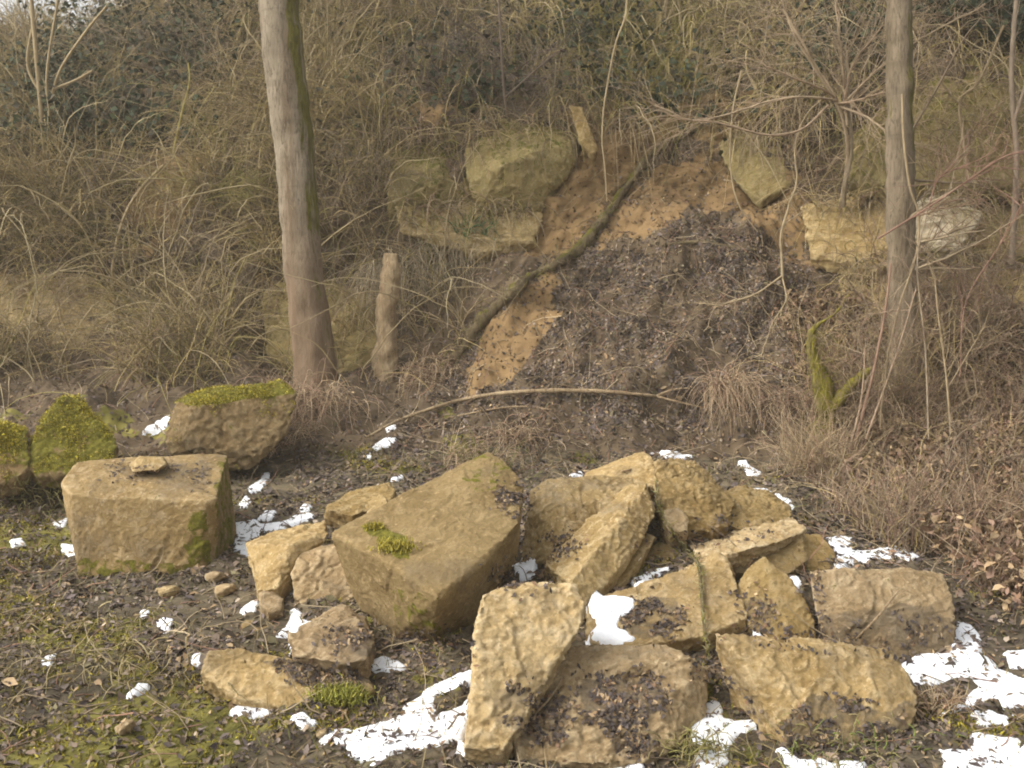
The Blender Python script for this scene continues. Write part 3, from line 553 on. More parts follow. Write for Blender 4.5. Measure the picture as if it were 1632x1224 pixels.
# ------------------------------------------------------------------ snow
def snow_mat():
    m, t, b = new_mat('snow', .6)
    n = noise_n(t, 30, 5, .6); t.links.new(ramp(t, n, [(.3, (.80, .83, .87)), (.6, (.90, .915, .94))]), b.inputs['Base Color'])
    b.inputs['Subsurface Weight'].default_value = .15; b.inputs['Subsurface Radius'].default_value = (.02, .02, .025)
    bump(t, b, noise_n(t, 120, 4, .6), .25, .006); return m
M['snow'] = snow_mat()
SNOW = [
 ('g', [(372, 832), (405, 828), (420, 838), (455, 828), (498, 816), (500, 827), (455, 843), (415, 851), (395, 867), (403, 890), (388, 888), (373, 870)], 'curved snow strip between the big square boulder and the pale wedge rock'),
 ('g', [(410, 828), (425, 814), (442, 817), (428, 834)], 'small snow blob just above the curved snow strip'),
 ('g', [(474, 815), (485, 805), (499, 807), (491, 820)], 'small snow blob above the right tip of the curved snow strip'),
 ('g', [(393, 780), (410, 768), (424, 751), (434, 756), (420, 778), (402, 787)], 'slanting snow streak on the leafy bank right of the square boulder'),
 ('g', [(380, 803), (395, 790), (402, 800), (386, 813)], 'tiny snow spot between the square boulder and the slanting streak'),
 ('g', [(593, 714), (610, 700), (632, 696), (634, 707), (612, 715), (598, 720)], 'snow spot under the left end of the fallen branch'),
 ('g', [(578, 729), (596, 720), (592, 733)], 'tiny snow spot below the one at the fallen branch'),
 ('g', [(611, 681), (628, 676), (632, 684), (616, 688)], 'faint snow spot above the left end of the fallen branch'),
 ('g', [(622, 764), (642, 756), (644, 762), (626, 769)], 'thin snow sliver behind the top left of the largest boulder'),
 ('g', [(226, 686), (250, 671), (272, 661), (269, 677), (250, 691), (232, 693)], 'snow patch left of the long mossy topped boulder'),
 ('g', [(98, 869), (125, 868), (130, 880), (112, 889), (98, 880)], 'snow spot touching the left foot of the big square boulder'),
 ('g', [(14, 863), (36, 857), (42, 868), (20, 873)], 'snow spot nearest the left edge of the photo'),
 ('g', [(82, 836), (112, 827), (117, 833), (90, 841)], 'greyish snow streak left of the big square boulder'),
 ('g', [(246, 992), (262, 984), (278, 990), (273, 1003), (258, 1006)], 'snow spot on dark leaves below the big square boulder'),
 ('g', [(219, 976), (236, 973), (238, 984), (222, 986)], 'faint tiny snow spot under the big square boulder'),
 ('g', [(64, 1051), (85, 1041), (91, 1048), (76, 1063), (65, 1063)], 'snow spot alone on the dark leaves in the lower left'),
 ('g', [(203, 1109), (220, 1095), (240, 1091), (240, 1099), (215, 1113)], 'lone snow sliver left of the long low tan rock'),
 ('g', [(303, 1046), (318, 1039), (328, 1050), (322, 1066), (306, 1062)], 'snow spot against the left end of the long low tan rock'),
 ('g', [(362, 1133), (390, 1128), (425, 1126), (432, 1137), (405, 1145), (375, 1141)], 'flat snow patch below the long low tan rock'),
 ('g', [(465, 1143), (480, 1137), (507, 1150), (502, 1162), (480, 1163), (468, 1153)], 'snow patch below the moss tuft of the long low rock'),
 ('g', [(757, 1064), (735, 1069), (690, 1091), (655, 1119), (620, 1149), (560, 1164), (512, 1167), (518, 1181), (550, 1190), (556, 1211), (600, 1222), (650, 1192), (715, 1188), (736, 1178), (755, 1140), (753, 1100), (738, 1122), (705, 1137), (690, 1127), (698, 1108), (735, 1098), (758, 1085)], 'largest snow patch, a looped sweep left of the tall upright rock'),
 ('g', [(728, 1184), (760, 1194), (805, 1194), (818, 1184), (818, 1204), (770, 1209), (730, 1203)], 'snow rim around the foot of the tall upright rock'),
 ('g', [(583, 1071), (591, 1055), (615, 1047), (639, 1054), (650, 1067), (620, 1073)], 'half-moon snow pad in front of the largest boulder'),
 ('a', [(438, 1013), (455, 1002), (461, 976), (475, 969), (482, 984), (494, 992), (478, 1001), (462, 1011), (445, 1020)], 'bent snow strip beside the rounded pinkish rock'),
 ('g', [(382, 974), (400, 959), (414, 961), (411, 973), (390, 981)], 'snow spot left of the small grey stone'),
 ('g', [(453, 941), (469, 936), (473, 948), (458, 952)], 'tiny snow spot right of the small grey stone'),
 ('a', [(938, 958), (975, 951), (1012, 956), (1009, 972), (990, 985), (984, 1000), (1017, 1020), (975, 1028), (940, 1022), (933, 1012), (950, 1000), (941, 980)], 'thick snow pad on the flat topped rock in the middle of the pile'),
 ('a', [(1000, 933), (1030, 914), (1060, 904), (1074, 906), (1045, 920), (1015, 934)], 'snow wedge along the back edge of the flat topped rock'),
 ('a', [(816, 903), (835, 896), (852, 899), (855, 930), (840, 938), (826, 922)], 'snow lump in the nook above the tall upright rock'),
 ('a', [(1034, 724), (1060, 717), (1106, 729), (1100, 735), (1060, 731), (1040, 729)], 'thin snow cap on the topmost rocks of the pile'),
 ('a', [(905, 760), (925, 753), (934, 757), (914, 763)], 'thin snow sliver on the squat rounded block'),
 ('g', [(1175, 734), (1190, 734), (1201, 747), (1217, 757), (1195, 761), (1187, 750)], 'snow streak on the leaves behind the pile near the hanging dry grass'),
 ('a', [(1190, 777), (1225, 776), (1250, 793), (1270, 807), (1256, 811), (1233, 797), (1213, 786)], 'curved snow strip on the low brown rear rock'),
 ('g', [(1253, 921), (1270, 917), (1281, 932), (1266, 944)], 'snow spot between the triangular rock and the oblong block'),
 ('a', [(1184, 993), (1200, 989), (1215, 1008), (1209, 1016), (1197, 1013)], 'small snow wedge between the triangular and the veined front right rock'),
 ('g', [(1313, 856), (1345, 854), (1366, 860), (1355, 872), (1375, 880), (1400, 874), (1430, 871), (1452, 880), (1468, 890), (1450, 896), (1430, 889), (1400, 893), (1370, 898), (1330, 907), (1332, 880)], 'ragged snow patch behind the oblong block at the right'),
 ('g', [(1425, 1058), (1470, 1044), (1510, 1043), (1522, 992), (1546, 998), (1564, 1012), (1562, 1042), (1584, 1054), (1592, 1074), (1604, 1090), (1582, 1102), (1577, 1122), (1550, 1124), (1522, 1138), (1503, 1158), (1498, 1135), (1538, 1119), (1558, 1095), (1542, 1076), (1500, 1088), (1470, 1093), (1445, 1082)], 'large snow patch right of the veined rock, branching over dark leaves'),
 ('g', [(1598, 1042), (1650, 1034), (1660, 1062), (1612, 1066)], 'upper snow patch cut off by the right edge of the photo'),
 ('g', [(1500, 1197), (1540, 1190), (1556, 1168), (1600, 1178), (1660, 1186), (1660, 1235), (1500, 1235)], 'snow patch filling the bottom right corner'),
 ('g', [(1098, 1160), (1115, 1134), (1131, 1117), (1148, 1124), (1157, 1149), (1197, 1149), (1211, 1158), (1182, 1171), (1167, 1186), (1157, 1216), (1142, 1235), (1113, 1235), (1104, 1195)], 'pointed snow patch between the two front rocks'),
 ('g', [(1230, 1189), (1250, 1194), (1277, 1211), (1320, 1216), (1380, 1214), (1380, 1235), (1262, 1235)], 'snow strip along the bottom edge under the veined front rock'),
 ('g', [(980, 1216), (1020, 1199), (1036, 1207), (1022, 1235), (975, 1235)], 'snow wedge at the bottom edge under the broad front rock'),
 ('g', [(1572, 1068), (1610, 1073), (1650, 1088), (1650, 1122), (1600, 1132), (1582, 1110), (1592, 1090)], 'lower snow patch cut off by the right edge of the photo'),
 ('g', [(1545, 1140), (1580, 1130), (1620, 1140), (1600, 1160), (1560, 1160)], 'snow patch in dark leaves above the bottom right corner'),
]
def make_snow(kind, poly, label, i):
    bvh = BT if kind == 'g' else BA
    pts = []
    for a, b in zip(poly, poly[1:] + poly[:1]):
        for t in (0, .25, .5, .75):
            p, n = cast(bvh, a[0] + (b[0] - a[0]) * t, a[1] + (b[1] - a[1]) * t)
            if p is not None: pts.append(p)
    P = np.array(pts)
    if kind == 'a':           # drop stray hits far behind the patch
        md = np.sort(P[:, 1])[len(P) // 2]; P = P[np.abs(P[:, 1] - md) < .45]
    W = P[:, :2]; lo = W.min(0) - .05; hi = W.max(0) + .05
    st = max(.007, min(.014, (hi - lo).max() / 60))
    X, Y = np.meshgrid(np.arange(lo[0], hi[0], st), np.arange(lo[1], hi[1], st), indexing='ij')
    q = np.stack([X, Y, 0 * X], -1)
    jx, jy = X + .013 * fbm(q, 12, 5, .68, off=i), Y + .013 * fbm(q, 12, 5, .68, off=i + 40.)
    ins = inside(jx, jy, W.tolist())
    if ins.sum() < 4: return
    ins &= ~((fbm(q, 9, 3, off=i + 77.) > .85) & (fbm(q, 3, 2, off=i + 7.) > 0))
    m = ins.astype(float)
    for _ in range(max(2, int(round(.014 / st)) + 1)):
        p = np.pad(m, 1); m = (p[:-2, 1:-1] + p[2:, 1:-1] + p[1:-1, :-2] + p[1:-1, 2:] + 2 * m) / 6
    H = -.015 + .026 * sstep(.10, .8, m) + .004 * fbm(q, 8, 3, off=i + 3.) * sstep(.3, 1, m)
    k2 = m > .03
    zref = np.median(P[:, 2]); top = 9. if kind == 'g' else P[:, 2].max() + .12
    Z = np.full(X.shape, np.nan)
    for a, b in zip(*np.nonzero(k2)):
        Z[a, b] = drop(bvh, X[a, b], Y[a, b], top)[0]
    if kind == 'a': Z = np.maximum(Z, P[:, 2].min() - .04)
    Zs = Z.copy()                      # settled snow levels out the roughness beneath it
    for _ in range(14):
        p = np.pad(Zs, 1, constant_values=np.nan); nb = np.stack([p[:-2, 1:-1], p[2:, 1:-1], p[1:-1, :-2], p[1:-1, 2:], Zs]); ok_ = ~np.isnan(nb) & (np.abs(nb - Zs) < .05)
        Zs = np.where(k2, np.where(ok_, nb, 0).sum(0) / np.maximum(1, ok_.sum(0)), np.nan)
    idx = -np.ones(X.shape, int); idx[k2] = np.arange(k2.sum())
    V = np.stack([X[k2], Y[k2], (Zs + H)[k2]], -1)
    V = np.array(V); a = idx[:-1, :-1]; b = idx[1:, :-1]; c = idx[1:, 1:]; d = idx[:-1, 1:]
    zz = np.where(idx >= 0, V[np.maximum(idx, 0), 2], np.nan); zs = np.stack([zz[:-1, :-1], zz[1:, :-1], zz[1:, 1:], zz[:-1, 1:]])
    ok = (a >= 0) & (b >= 0) & (c >= 0) & (d >= 0) & ~(np.ptp(zs, 0) > .055)
    Fq = np.stack([a[ok], b[ok], c[ok], d[ok]], -1)
    if not len(Fq): return
    cen = V.mean(0); o = link('snow_patch', raw_mesh('snow_patch', V - cen, Fq, 4), M['snow']); o.location = cen
    tag(o, label, 'snow patch', 'patches of melting snow')
for i, (k, poly, lab) in enumerate(SNOW): make_snow(k, poly, lab, i)

# ------------------------------------------------------------------ leaves, blades
def leaf_cards(P, N, size, cols, flat=.45, curl=.35, aspect=.55):
    """bent little leaves: 6 vertices, two quads each"""
    n = len(P); N = unit(N + rng.normal(size=(n, 3)) * flat)
    U = unit(np.cross(N, rng.normal(size=(n, 3)))); W = np.cross(N, U)
    s = size[:, None]; a = aspect * rng.uniform(.6, 1.2, (n, 1)); c = curl * rng.uniform(-.3, 1.3, (n, 1)); k = rng.uniform(-.5, .5, (n, 1))
    def pt(u, v, h): return P + U * s * u + W * s * a * v + N * s * h
    V = np.stack([pt(-.5, k * .3, .0 * c), pt(-.12, -.5, c * .9), pt(-.05, 0 * k, 0 * c + .02), pt(-.15, .5, c * .7), pt(.5, k, c * .6), pt(.25, -.32, c), pt(.22, .34, c)], 1)
    b = (np.arange(n) * 7)[:, None]
    Fq = np.concatenate([b + np.array([[0, 1, 2, 3]]), b + np.array([[1, 5, 4, 2]]), b + np.array([[2, 4, 6, 3]])], 0)
    return V.reshape(-1, 3), Fq, np.repeat(cols, 7, 0)
def blades(P, D, L, wd, cols, bend=.4):
    """tapering grass blades: 2 quads"""
    n = len(P); D = unit(D); Sd = unit(np.cross(D, rng.normal(size=(n, 3)))); B = unit(rng.normal(size=(n, 3)) + np.array([0, 0, -.8])) * bend
    L = L[:, None]; wd = wd[:, None]
    m = P + D * L * .5 + B * L * .15; e = P + D * L * .95 + B * L * .55
    V = np.stack([P - Sd * wd, P + Sd * wd, m + Sd * wd * .8, m - Sd * wd * .8, e + Sd * wd * .15, e - Sd * wd * .15], 1)
    b = (np.arange(n) * 6)[:, None]
    return V.reshape(-1, 3), np.concatenate([b + np.array([[0, 1, 2, 3]]), b + np.array([[3, 2, 4, 5]])], 0), np.repeat(cols, 6, 0)
A_, B_, C_, D_ = (T_V[T_F[:, i]] for i in range(4))
T_N = np.cross(C_ - A_, D_ - B_); T_A = np.linalg.norm(T_N, axis=1) / 2; T_N = unit(T_N); T_C = (A_ + B_ + C_ + D_) / 4
T_px, T_py = proj(T_C); T_soil = soil_mask(T_C)
T_vis = (T_C[:, 1] > 2.6) & (T_C[:, 1] < 15) & (np.abs(T_C[:, 0]) < 9.5) & (T_px > -220) & (T_px < 1850) & (T_py < 1330) & (T_py > -260)
T_cone = inside(T_px + 14 * fbm(T_C, 2, 2), T_py, CONE)
def sample(wt, n):
    wt = np.where(T_vis, wt, 0) * T_A; f = rng.choice(len(wt), n, p=wt / wt.sum())
    u, v = rng.random((2, n, 1)); P = (A_[f] * (1 - u) + B_[f] * u) * (1 - v) + (D_[f] * (1 - u) + C_[f] * u) * v
    return P, T_N[f], f
clump = sstep(-.35, .5, fbm(T_C, 2.2, 3, off=21.)); clump2 = sstep(-.3, .4, fbm(T_C, .9, 3, off=61.))
DARK = [(.125, .098, .082), (.165, .13, .108), (.085, .066, .060), (.20, .145, .105), (.135, .105, .098), (.19, .15, .125), (.11, .085, .06), (.15, .13, .07)]
TAN = [(.30, .21, .12), (.24, .16, .085), (.36, .26, .15), (.20, .12, .07)]
low = T_C[:, 1] < 7.2
# dark leaf litter on the cone, the foot and the foreground
bag = Bag()
cone_gap = sstep(-.5, .15, fbm(T_C * np.array([1, .6, .6]), 3.3, 3, off=91.))
wt = np.where(T_cone, 2.3 * (.2 + clump * cone_gap), np.where(low, 1.0 * (.35 + clump), .25)); wt *= np.where(T_soil, .12, 1)
P, N, f = sample(wt, 200000); sz = rng.uniform(.013, .040, len(P)) * np.where(rng.random(len(P)) < .08, 1.7, 1); bag.add(*leaf_cards(P + N * .006, N, sz, tints(len(P), DARK * 3 + TAN + [(.22, .165, .10), (.17, .125, .08), (.06, .046, .042), (.07, .052, .05), (.31, .25, .19)] * 2, .4), flat=.38, curl=.2))
wr = np.where((T_px > 1240) & (T_py > 480) & (T_C[:, 0] > 2.2), 1., .0)
P, N, f = sample(wr * (.3 + clump), 26000); sz = rng.uniform(.02, .065, len(P)); bag.add(*leaf_cards(P + N * rng.uniform(.01, .22, (len(P), 1)), N, sz, tints(len(P), TAN + [(.26, .165, .115), (.2, .13, .09)], .35), flat=.9))
# leaves that have settled in hollows of the rocks
LR = [([(1100, 1050), (1145, 1022), (1215, 1150), (1130, 1165)], 130), ([(1165, 1000), (1330, 1015), (1330, 1035), (1190, 1015)], 90), ([(1040, 850), (1110, 850), (1110, 905), (1030, 900)], 90), ([(1270, 900), (1300, 900), (1320, 1010), (1290, 1000)], 70), ([(828, 880), (880, 885), (890, 930), (840, 930)], 70), ([(640, 1010), (760, 1000), (755, 1060), (650, 1065)], 160), ([(160, 742), (330, 735), (338, 775), (250, 760), (170, 765)], 160), ([(785, 790), (835, 775), (838, 800), (835, 825), (800, 800)], 200), ([(778, 915), (820, 905), (850, 935), (800, 942)], 150),
      ([(865, 865), (925, 850), (925, 870), (880, 890)], 110), ([(1015, 955), (1085, 950), (1090, 990), (1060, 1010), (1000, 1018), (990, 990)], 330), ([(925, 1080), (1050, 1080), (1070, 1105), (1040, 1150), (930, 1150), (915, 1110)], 420),
      ([(840, 1110), (905, 1105), (900, 1190), (835, 1190)], 160), ([(970, 1165), (1050, 1160), (1040, 1205), (970, 1205)], 110), ([(1250, 1150), (1310, 1112), (1380, 1120), (1440, 1140), (1430, 1180), (1260, 1188)], 420),
      ([(1330, 1000), (1440, 985), (1510, 990), (1515, 1030), (1430, 1052), (1350, 1028)], 120), ([(790, 1095), (840, 1090), (835, 1150), (790, 1150)], 60), ([(520, 1000), (620, 1010), (740, 1030), (740, 1046), (560, 1045), (520, 1030)], 260),
      ([(400, 1040), (480, 1060), (640, 1080), (640, 1110), (500, 1090), (440, 1068)], 330), ([(1165, 950), (1225, 955), (1240, 985), (1190, 990)], 60), ([(1110, 868), (1160, 850), (1250, 832), (1200, 860)], 40),
      ([(1140, 820), (1180, 835), (1150, 860), (1100, 870)], 40)]
def poly_hits(poly, n, bvh=None, spread=0.):
    a = np.array(poly); lo, hi = a.min(0), a.max(0); Pp = []; Nn = []
    while len(Pp) < n:
        x, y = rng.uniform(lo, hi)
        if inside(np.array(x), np.array(y), poly):
            x += rng.normal() * spread; y += rng.normal() * spread
            p, nn = cast(bvh or BA, x, y)
            if p is None: p, nn = at(x, y, 16.), np.array([0, -1., 0])
            if nn @ ray(x, y) > 0: nn = -nn
            Pp.append(p); Nn.append(nn)
    return np.array(Pp), np.array(Nn)
for poly, n in LR:
    n = int(n * 2.6); P, N = poly_hits(poly, n, None, 9.); k = fbm(P, 8, 3) > -.15; P, N = P[k], N[k]; n = len(P); bag.add(*leaf_cards(P + N * .005, N, rng.uniform(.008, .028, n), tints(n, [(.085, .066, .056), (.11, .085, .07), (.065, .052, .048), (.15, .115, .085), (.10, .08, .074)] * 2 + TAN, .4), flat=.3, curl=.2))
tag(bag.build('leaf_litter', M['leaf']), kind='stuff')
# short moss and grass blades of the foreground
bag = Bag()
mossw = sstep(.15, .6, fbm(T_C, 1.9, 4, off=5.) + .75 * sstep(-.2, -1.4, T_C[:, 0]) * sstep(4.3, 3.5, T_C[:, 1]) + .3 * sstep(-1.8, -2.6, T_C[:, 0]) - .3 * (T_C[:, 0] > -.2)) * low
P, N, f = sample(mossw * (.15 + clump), 52000); bag.add(*blades(P, N * .8 + rng.normal(size=P.shape) * .6, rng.uniform(.008, .028, len(P)), rng.uniform(.002, .0045, len(P)), tints(len(P), [(.31, .265, .03), (.40, .335, .045), (.20, .18, .03), (.25, .195, .06), (.20, .15, .07)], .3)))
P, N, f = sample(low * (.2 + clump2) * np.where(T_px < 900, 1, .5), 9000); bag.add(*blades(P, N * .5 + rng.normal(size=P.shape) * .6, rng.uniform(.03, .11, len(P)), rng.uniform(.0015, .003, len(P)), tints(len(P), [(.28, .22, .11), (.20, .15, .08), (.16, .16, .05)], .3)))
tag(bag.build('moss_carpet', M['moss']), kind='stuff')
# fine twigs lying about
bag = Bag()
P, N, f = sample(np.where(T_cone, 1.6, np.where(low, .6, .5)) * np.where(T_soil, .35, 1), 11000); n = len(P)
t = np.cross(N, rng.normal(size=(n, 3))); bag.tubes(grow(P + N * .012, t, rng.uniform(.08, .4, n), 6, .04, .22), taper(n, 6, rng.uniform(.002, .0045, n), .0012), tints(n, [(.26, .20, .12), (.15, .11, .075), (.38, .30, .19), (.26, .15, .10)], .3))
tag(bag.build('twig_litter', M['twig']), kind='stuff')
# crumbs of stone and soil
def crumbs(P, size, cols):
    n = len(P); base = np.array([[1, 0, 0], [0, 1, 0], [-1, 0, 0], [0, -1, 0], [0, 0, 1], [0, 0, -1]], float)
    V = P[:, None, :] + base[None] * size[:, None, None] * rng.uniform(.5, 1.1, (n, 6, 3)) + rng.normal(size=(n, 6, 3)) * size[:, None, None] * .25
    b = (np.arange(n) * 6)[:, None]
    # octahedron, each pair of triangles as a quad
    Fq = np.concatenate([b + np.array([[0, 1, 4, 3]]), b + np.array([[2, 3, 4, 1]]), b + np.array([[1, 0, 3, 5]]), b + np.array([[3, 2, 1, 5]])], 0)
    return V.reshape(-1, 3), Fq, np.repeat(cols, 6, 0)
bag = Bag()
P, N, f = sample(np.where(T_soil, 1.6, np.where(low, .5, np.where(T_cone, 1., .1))), 12000); bag.add(*crumbs(P, rng.uniform(.004, .018, len(P)), tints(len(P), [(.30, .21, .10), (.36, .26, .14), (.22, .15, .07), (.13, .09, .055)], .3)))
tag(bag.build('gravel', M['leaf']), kind='stuff')

# ------------------------------------------------------------------ brush and hanging vines covering the bank
STRAW = [(.40, .31, .145), (.32, .24, .105), (.48, .375, .185), (.27, .20, .085)]
OLIVE = [(.30, .26, .09), (.36, .31, .11), (.23, .20, .07)]
GREY = [(.28, .215, .135), (.35, .275, .175), (.20, .15, .10)]
RED = [(.27, .17, .115), (.22, .145, .10), (.34, .245, .165), (.28, .22, .15)]
hill = (T_C[:, 1] > 7.6) & ~T_cone
right = hill & (T_px > 1260); top = hill & (T_py < 190); left = hill & (T_px < 740)
bag = Bag()
EXPOSED = [[(-10, 425), (170, 435), (175, 560), (-10, 545)], [(400, 430), (660, 455), (660, 600), (400, 600)], [(620, 185), (880, 180), (930, 240), (880, 420), (620, 400)], [(1150, 205), (1270, 205), (1260, 320), (1150, 320)], [(1280, 180), (1660, 70), (1660, 515), (1280, 430)]]
open_rock = np.zeros(len(T_C), bool)
for e_ in EXPOSED: open_rock |= inside(T_px, T_py, e_)
HOLLOW = [[(930, 100), (1180, 120), (1190, 200), (930, 190)], [(1300, 0), (1700, -40), (1700, 95), (1440, 90), (1400, 170), (1320, 150)], [(60, 60), (420, -60), (330, 240), (60, 240)], [(640, 60), (860, 90), (850, 190), (650, 190)], [(880, -60), (1020, -60), (1010, 80), (900, 90)]]
for e_ in HOLLOW: open_rock |= inside(T_px + 40 * fbm(T_C, 1.5, 3), T_py + 40 * fbm(T_C, 1.5, 3, off=6.), e_)
rockw = np.where(open_rock, .13, 1.); gaps = sstep(-.25, .35, fbm(T_C, 1.6, 3, off=81.))
wl = np.where(left, 1., 0) * rockw * (.08 + clump2 * gaps) * np.where(T_soil, .25, 1) * sstep(640, 520, T_py)
P, N, f = sample(wl, 24000); n = len(P); d = N * .7 + np.array([0, 0, .55]) + rng.normal(size=(n, 3)) * .6
bag.tubes(grow(P, d, rng.uniform(.2, .95, n), 9, .15, .11), taper(n, 9, rng.uniform(.0028, .0062, n), .0014), tints(n, STRAW * 2 + OLIVE + GREY * 2, .45))
P, N, f = sample(wl * (.2 + clump), 1500); n = len(P)
bag.tubes(grow(P, N * .5 + np.array([0, -.1, .8]) + rng.normal(size=(n, 3)) * .5, rng.uniform(.7, 1.8, n), 14, .09, .12), taper(n, 14, rng.uniform(.005, .010, n), .002), tints(n, [(.36, .29, .17), (.30, .235, .13), (.40, .33, .19)], .3), 4)
wt2 = np.where(top | (hill & (T_C[:, 2] > 3.2)), 1., 0) * rockw * (.12 + clump2 * gaps) * np.where(T_soil, .5, 1) * (T_C[:, 1] < 13.5)
P, N, f = sample(wt2, 19000); n = len(P); d = N * .9 + np.array([0, -.3, .35]) + rng.normal(size=(n, 3)) * .5
bag.tubes(grow(P, d, rng.uniform(.4, 1.3, n), 11, .30, .10), taper(n, 11, rng.uniform(.003, .0065, n), .0014), tints(n, STRAW * 2 + OLIVE * 2 + GREY * 3, .45))
P, N, f = sample(wt2, 900); n = len(P)
bag.tubes(grow(P, N * .9 + np.array([0, -.5, .5]) + rng.normal(size=(n, 3)) * .5, rng.uniform(.8, 1.9, n), 16, .16, .12), taper(n, 16, rng.uniform(.005, .010, n), .002), tints(n, [(.34, .275, .16), (.27, .21, .12), (.38, .31, .18)], .3), 4)
tag(bag.build('dry_brush', M['twig']), kind='stuff')
bag = Bag()
wr = np.where(right, 1., 0) * rockw * (.15 + clump2)
P, N, f = sample(wr, 6500); n = len(P); d = N * .8 + np.array([0, 0, .5]) + rng.normal(size=(n, 3)) * .6
bag.tubes(grow(P, d, rng.uniform(.2, .9, n), 9, .12, .2), taper(n, 9, rng.uniform(.0026, .0055, n), .0014), tints(n, RED + GREY + STRAW * 2, .4))
wr = np.where((T_px > 1280) & (T_py > 560) & (T_py < 980) & (T_C[:, 0] > 2.0) & (T_C[:, 1] > 5.2), 1., 0) * (.3 + clump)
P, N, f = sample(wr, 4600); n = len(P); d = N * .6 + np.array([0, -.1, .8]) + rng.normal(size=(n, 3)) * .55
bag.tubes(grow(P, d, rng.uniform(.1, .5, n), 8, .08, .22), taper(n, 8, rng.uniform(.002, .0062, n), .0011), tints(n, RED * 2 + STRAW + GREY, .3))
tag(bag.build('bramble_thicket', M['twig']), kind='stuff')
bag = Bag()
for poly, n_ in (([(615, 195), (900, 175), (905, 215), (615, 260)], 420), ([(630, 315), (860, 320), (850, 345), (640, 350)], 220), ([(1140, 190), (1290, 190), (1290, 225), (1150, 230)], 130), ([(1340, 190), (1640, 60), (1640, 240), (1350, 280)], 380), ([(1280, 300), (1632, 300), (1632, 330), (1290, 345)], 380), ([(1330, 400), (1632, 390), (1632, 430), (1340, 440)], 300), ([(0, 420), (190, 430), (190, 480), (0, 470)], 260), ([(410, 430), (650, 450), (650, 510), (420, 500)], 300)):
    P, N = poly_hits(poly, n_, None, 5.); n = len(P); d = N * .5 + np.array([0, -.25, .15]) + rng.normal(size=(n, 3)) * .5
    bag.tubes(grow(P, d, rng.uniform(.15, .75, n), 9, .26, .13), taper(n, 9, rng.uniform(.002, .0055, n), .0012), tints(n, GREY * 2 + STRAW + OLIVE + RED, .45))
tag(bag.build('hanging_creeper', M['twig']), kind='stuff')
# moss-yellow hanging strings and ivy
bag = Bag()
P, N = poly_hits([(850, 0), (1010, 0), (1130, 30), (1150, 130), (1000, 150), (900, 110), (850, 60)], 900, BT); n = len(P)
bag.tubes(grow(P, N * .8 + rng.normal(size=(n, 3)) * .4, rng.uniform(.3, .9, n), 10, .3, .22), taper(n, 10, rng.uniform(.003, .006, n), .0015), tints(n, [(.26, .23, .035), (.20, .17, .04), (.30, .26, .05)], .3))
tag(bag.build('mossy_creeper', M['moss']), kind='stuff')
bag = Bag()
for poly, n in (([(90, 0), (420, 0), (400, 120), (330, 230), (240, 250), (90, 240), (0, 270), (0, 150), (70, 120)], 7500), ([(640, 60), (860, 90), (840, 180), (660, 200)], 900), ([(870, 0), (1010, 0), (1000, 90), (900, 90)], 1500), ([(1290, 0), (1420, 0), (1420, 160), (1310, 130)], 1500), ([(1460, 0), (1632, 0), (1632, 90), (1480, 80)], 3000), ([(940, 110), (1170, 125), (1180, 190), (940, 180)], 700), ([(430, 0), (640, 0), (600, 260), (480, 260)], 350)):  # ivy, with dark leaves also standing in for shade in the overhang hollows
    P, N = poly_hits(poly, n, BT); k = fbm(P, 1.6, 3, off=2.) > -.12; P, N = P[k], N[k]
    P = P + N * rng.uniform(.05, .75, (len(P), 1)); P = P[P[:, 1] < 15.5]; N = N[:len(P)]; bag.add(*leaf_cards(P, N + np.array([0, 0, .3]), rng.uniform(.04, .085, len(P)), tints(len(P), [(.036, .046, .022), (.028, .036, .020), (.048, .056, .022), (.055, .046, .028)], .3), flat=.6, aspect=.9))
tag(bag.build('ivy_and_hollow_shade', M['ivy']), kind='stuff')

for o in [o for o in ROCKS if o.get('group', '').startswith('mossy boulders')]:
    me = o.data; nv_ = len(me.vertices); co = np.zeros(nv_ * 3, np.float32); me.vertices.foreach_get('co', co); co = co.reshape(-1, 3)
    no = np.zeros(nv_ * 3, np.float32); me.vertices.foreach_get('normal', no); no = no.reshape(-1, 3); mv = np.zeros(nv_, np.float32); me.attributes['moss'].data.foreach_get('value', mv)
    wv = np.clip(mv - .4 + .9 * fbm(co, 6, 3), 0, 1) * (no[:, 2] > -.2); i = rng.choice(nv_, 9000, p=wv / wv.sum()); b = Bag()
    b.add(*blades(co[i] + rng.normal(size=(9000, 3)) * .006 + np.array(o.location), no[i] + rng.normal(size=(9000, 3)) * .6, rng.uniform(.005, .016, 9000), rng.uniform(.002, .005, 9000), tints(9000, [(.40, .345, .035), (.50, .42, .05), (.28, .24, .03), (.30, .23, .06)], .35))); b.build('moss', M['moss'], o)
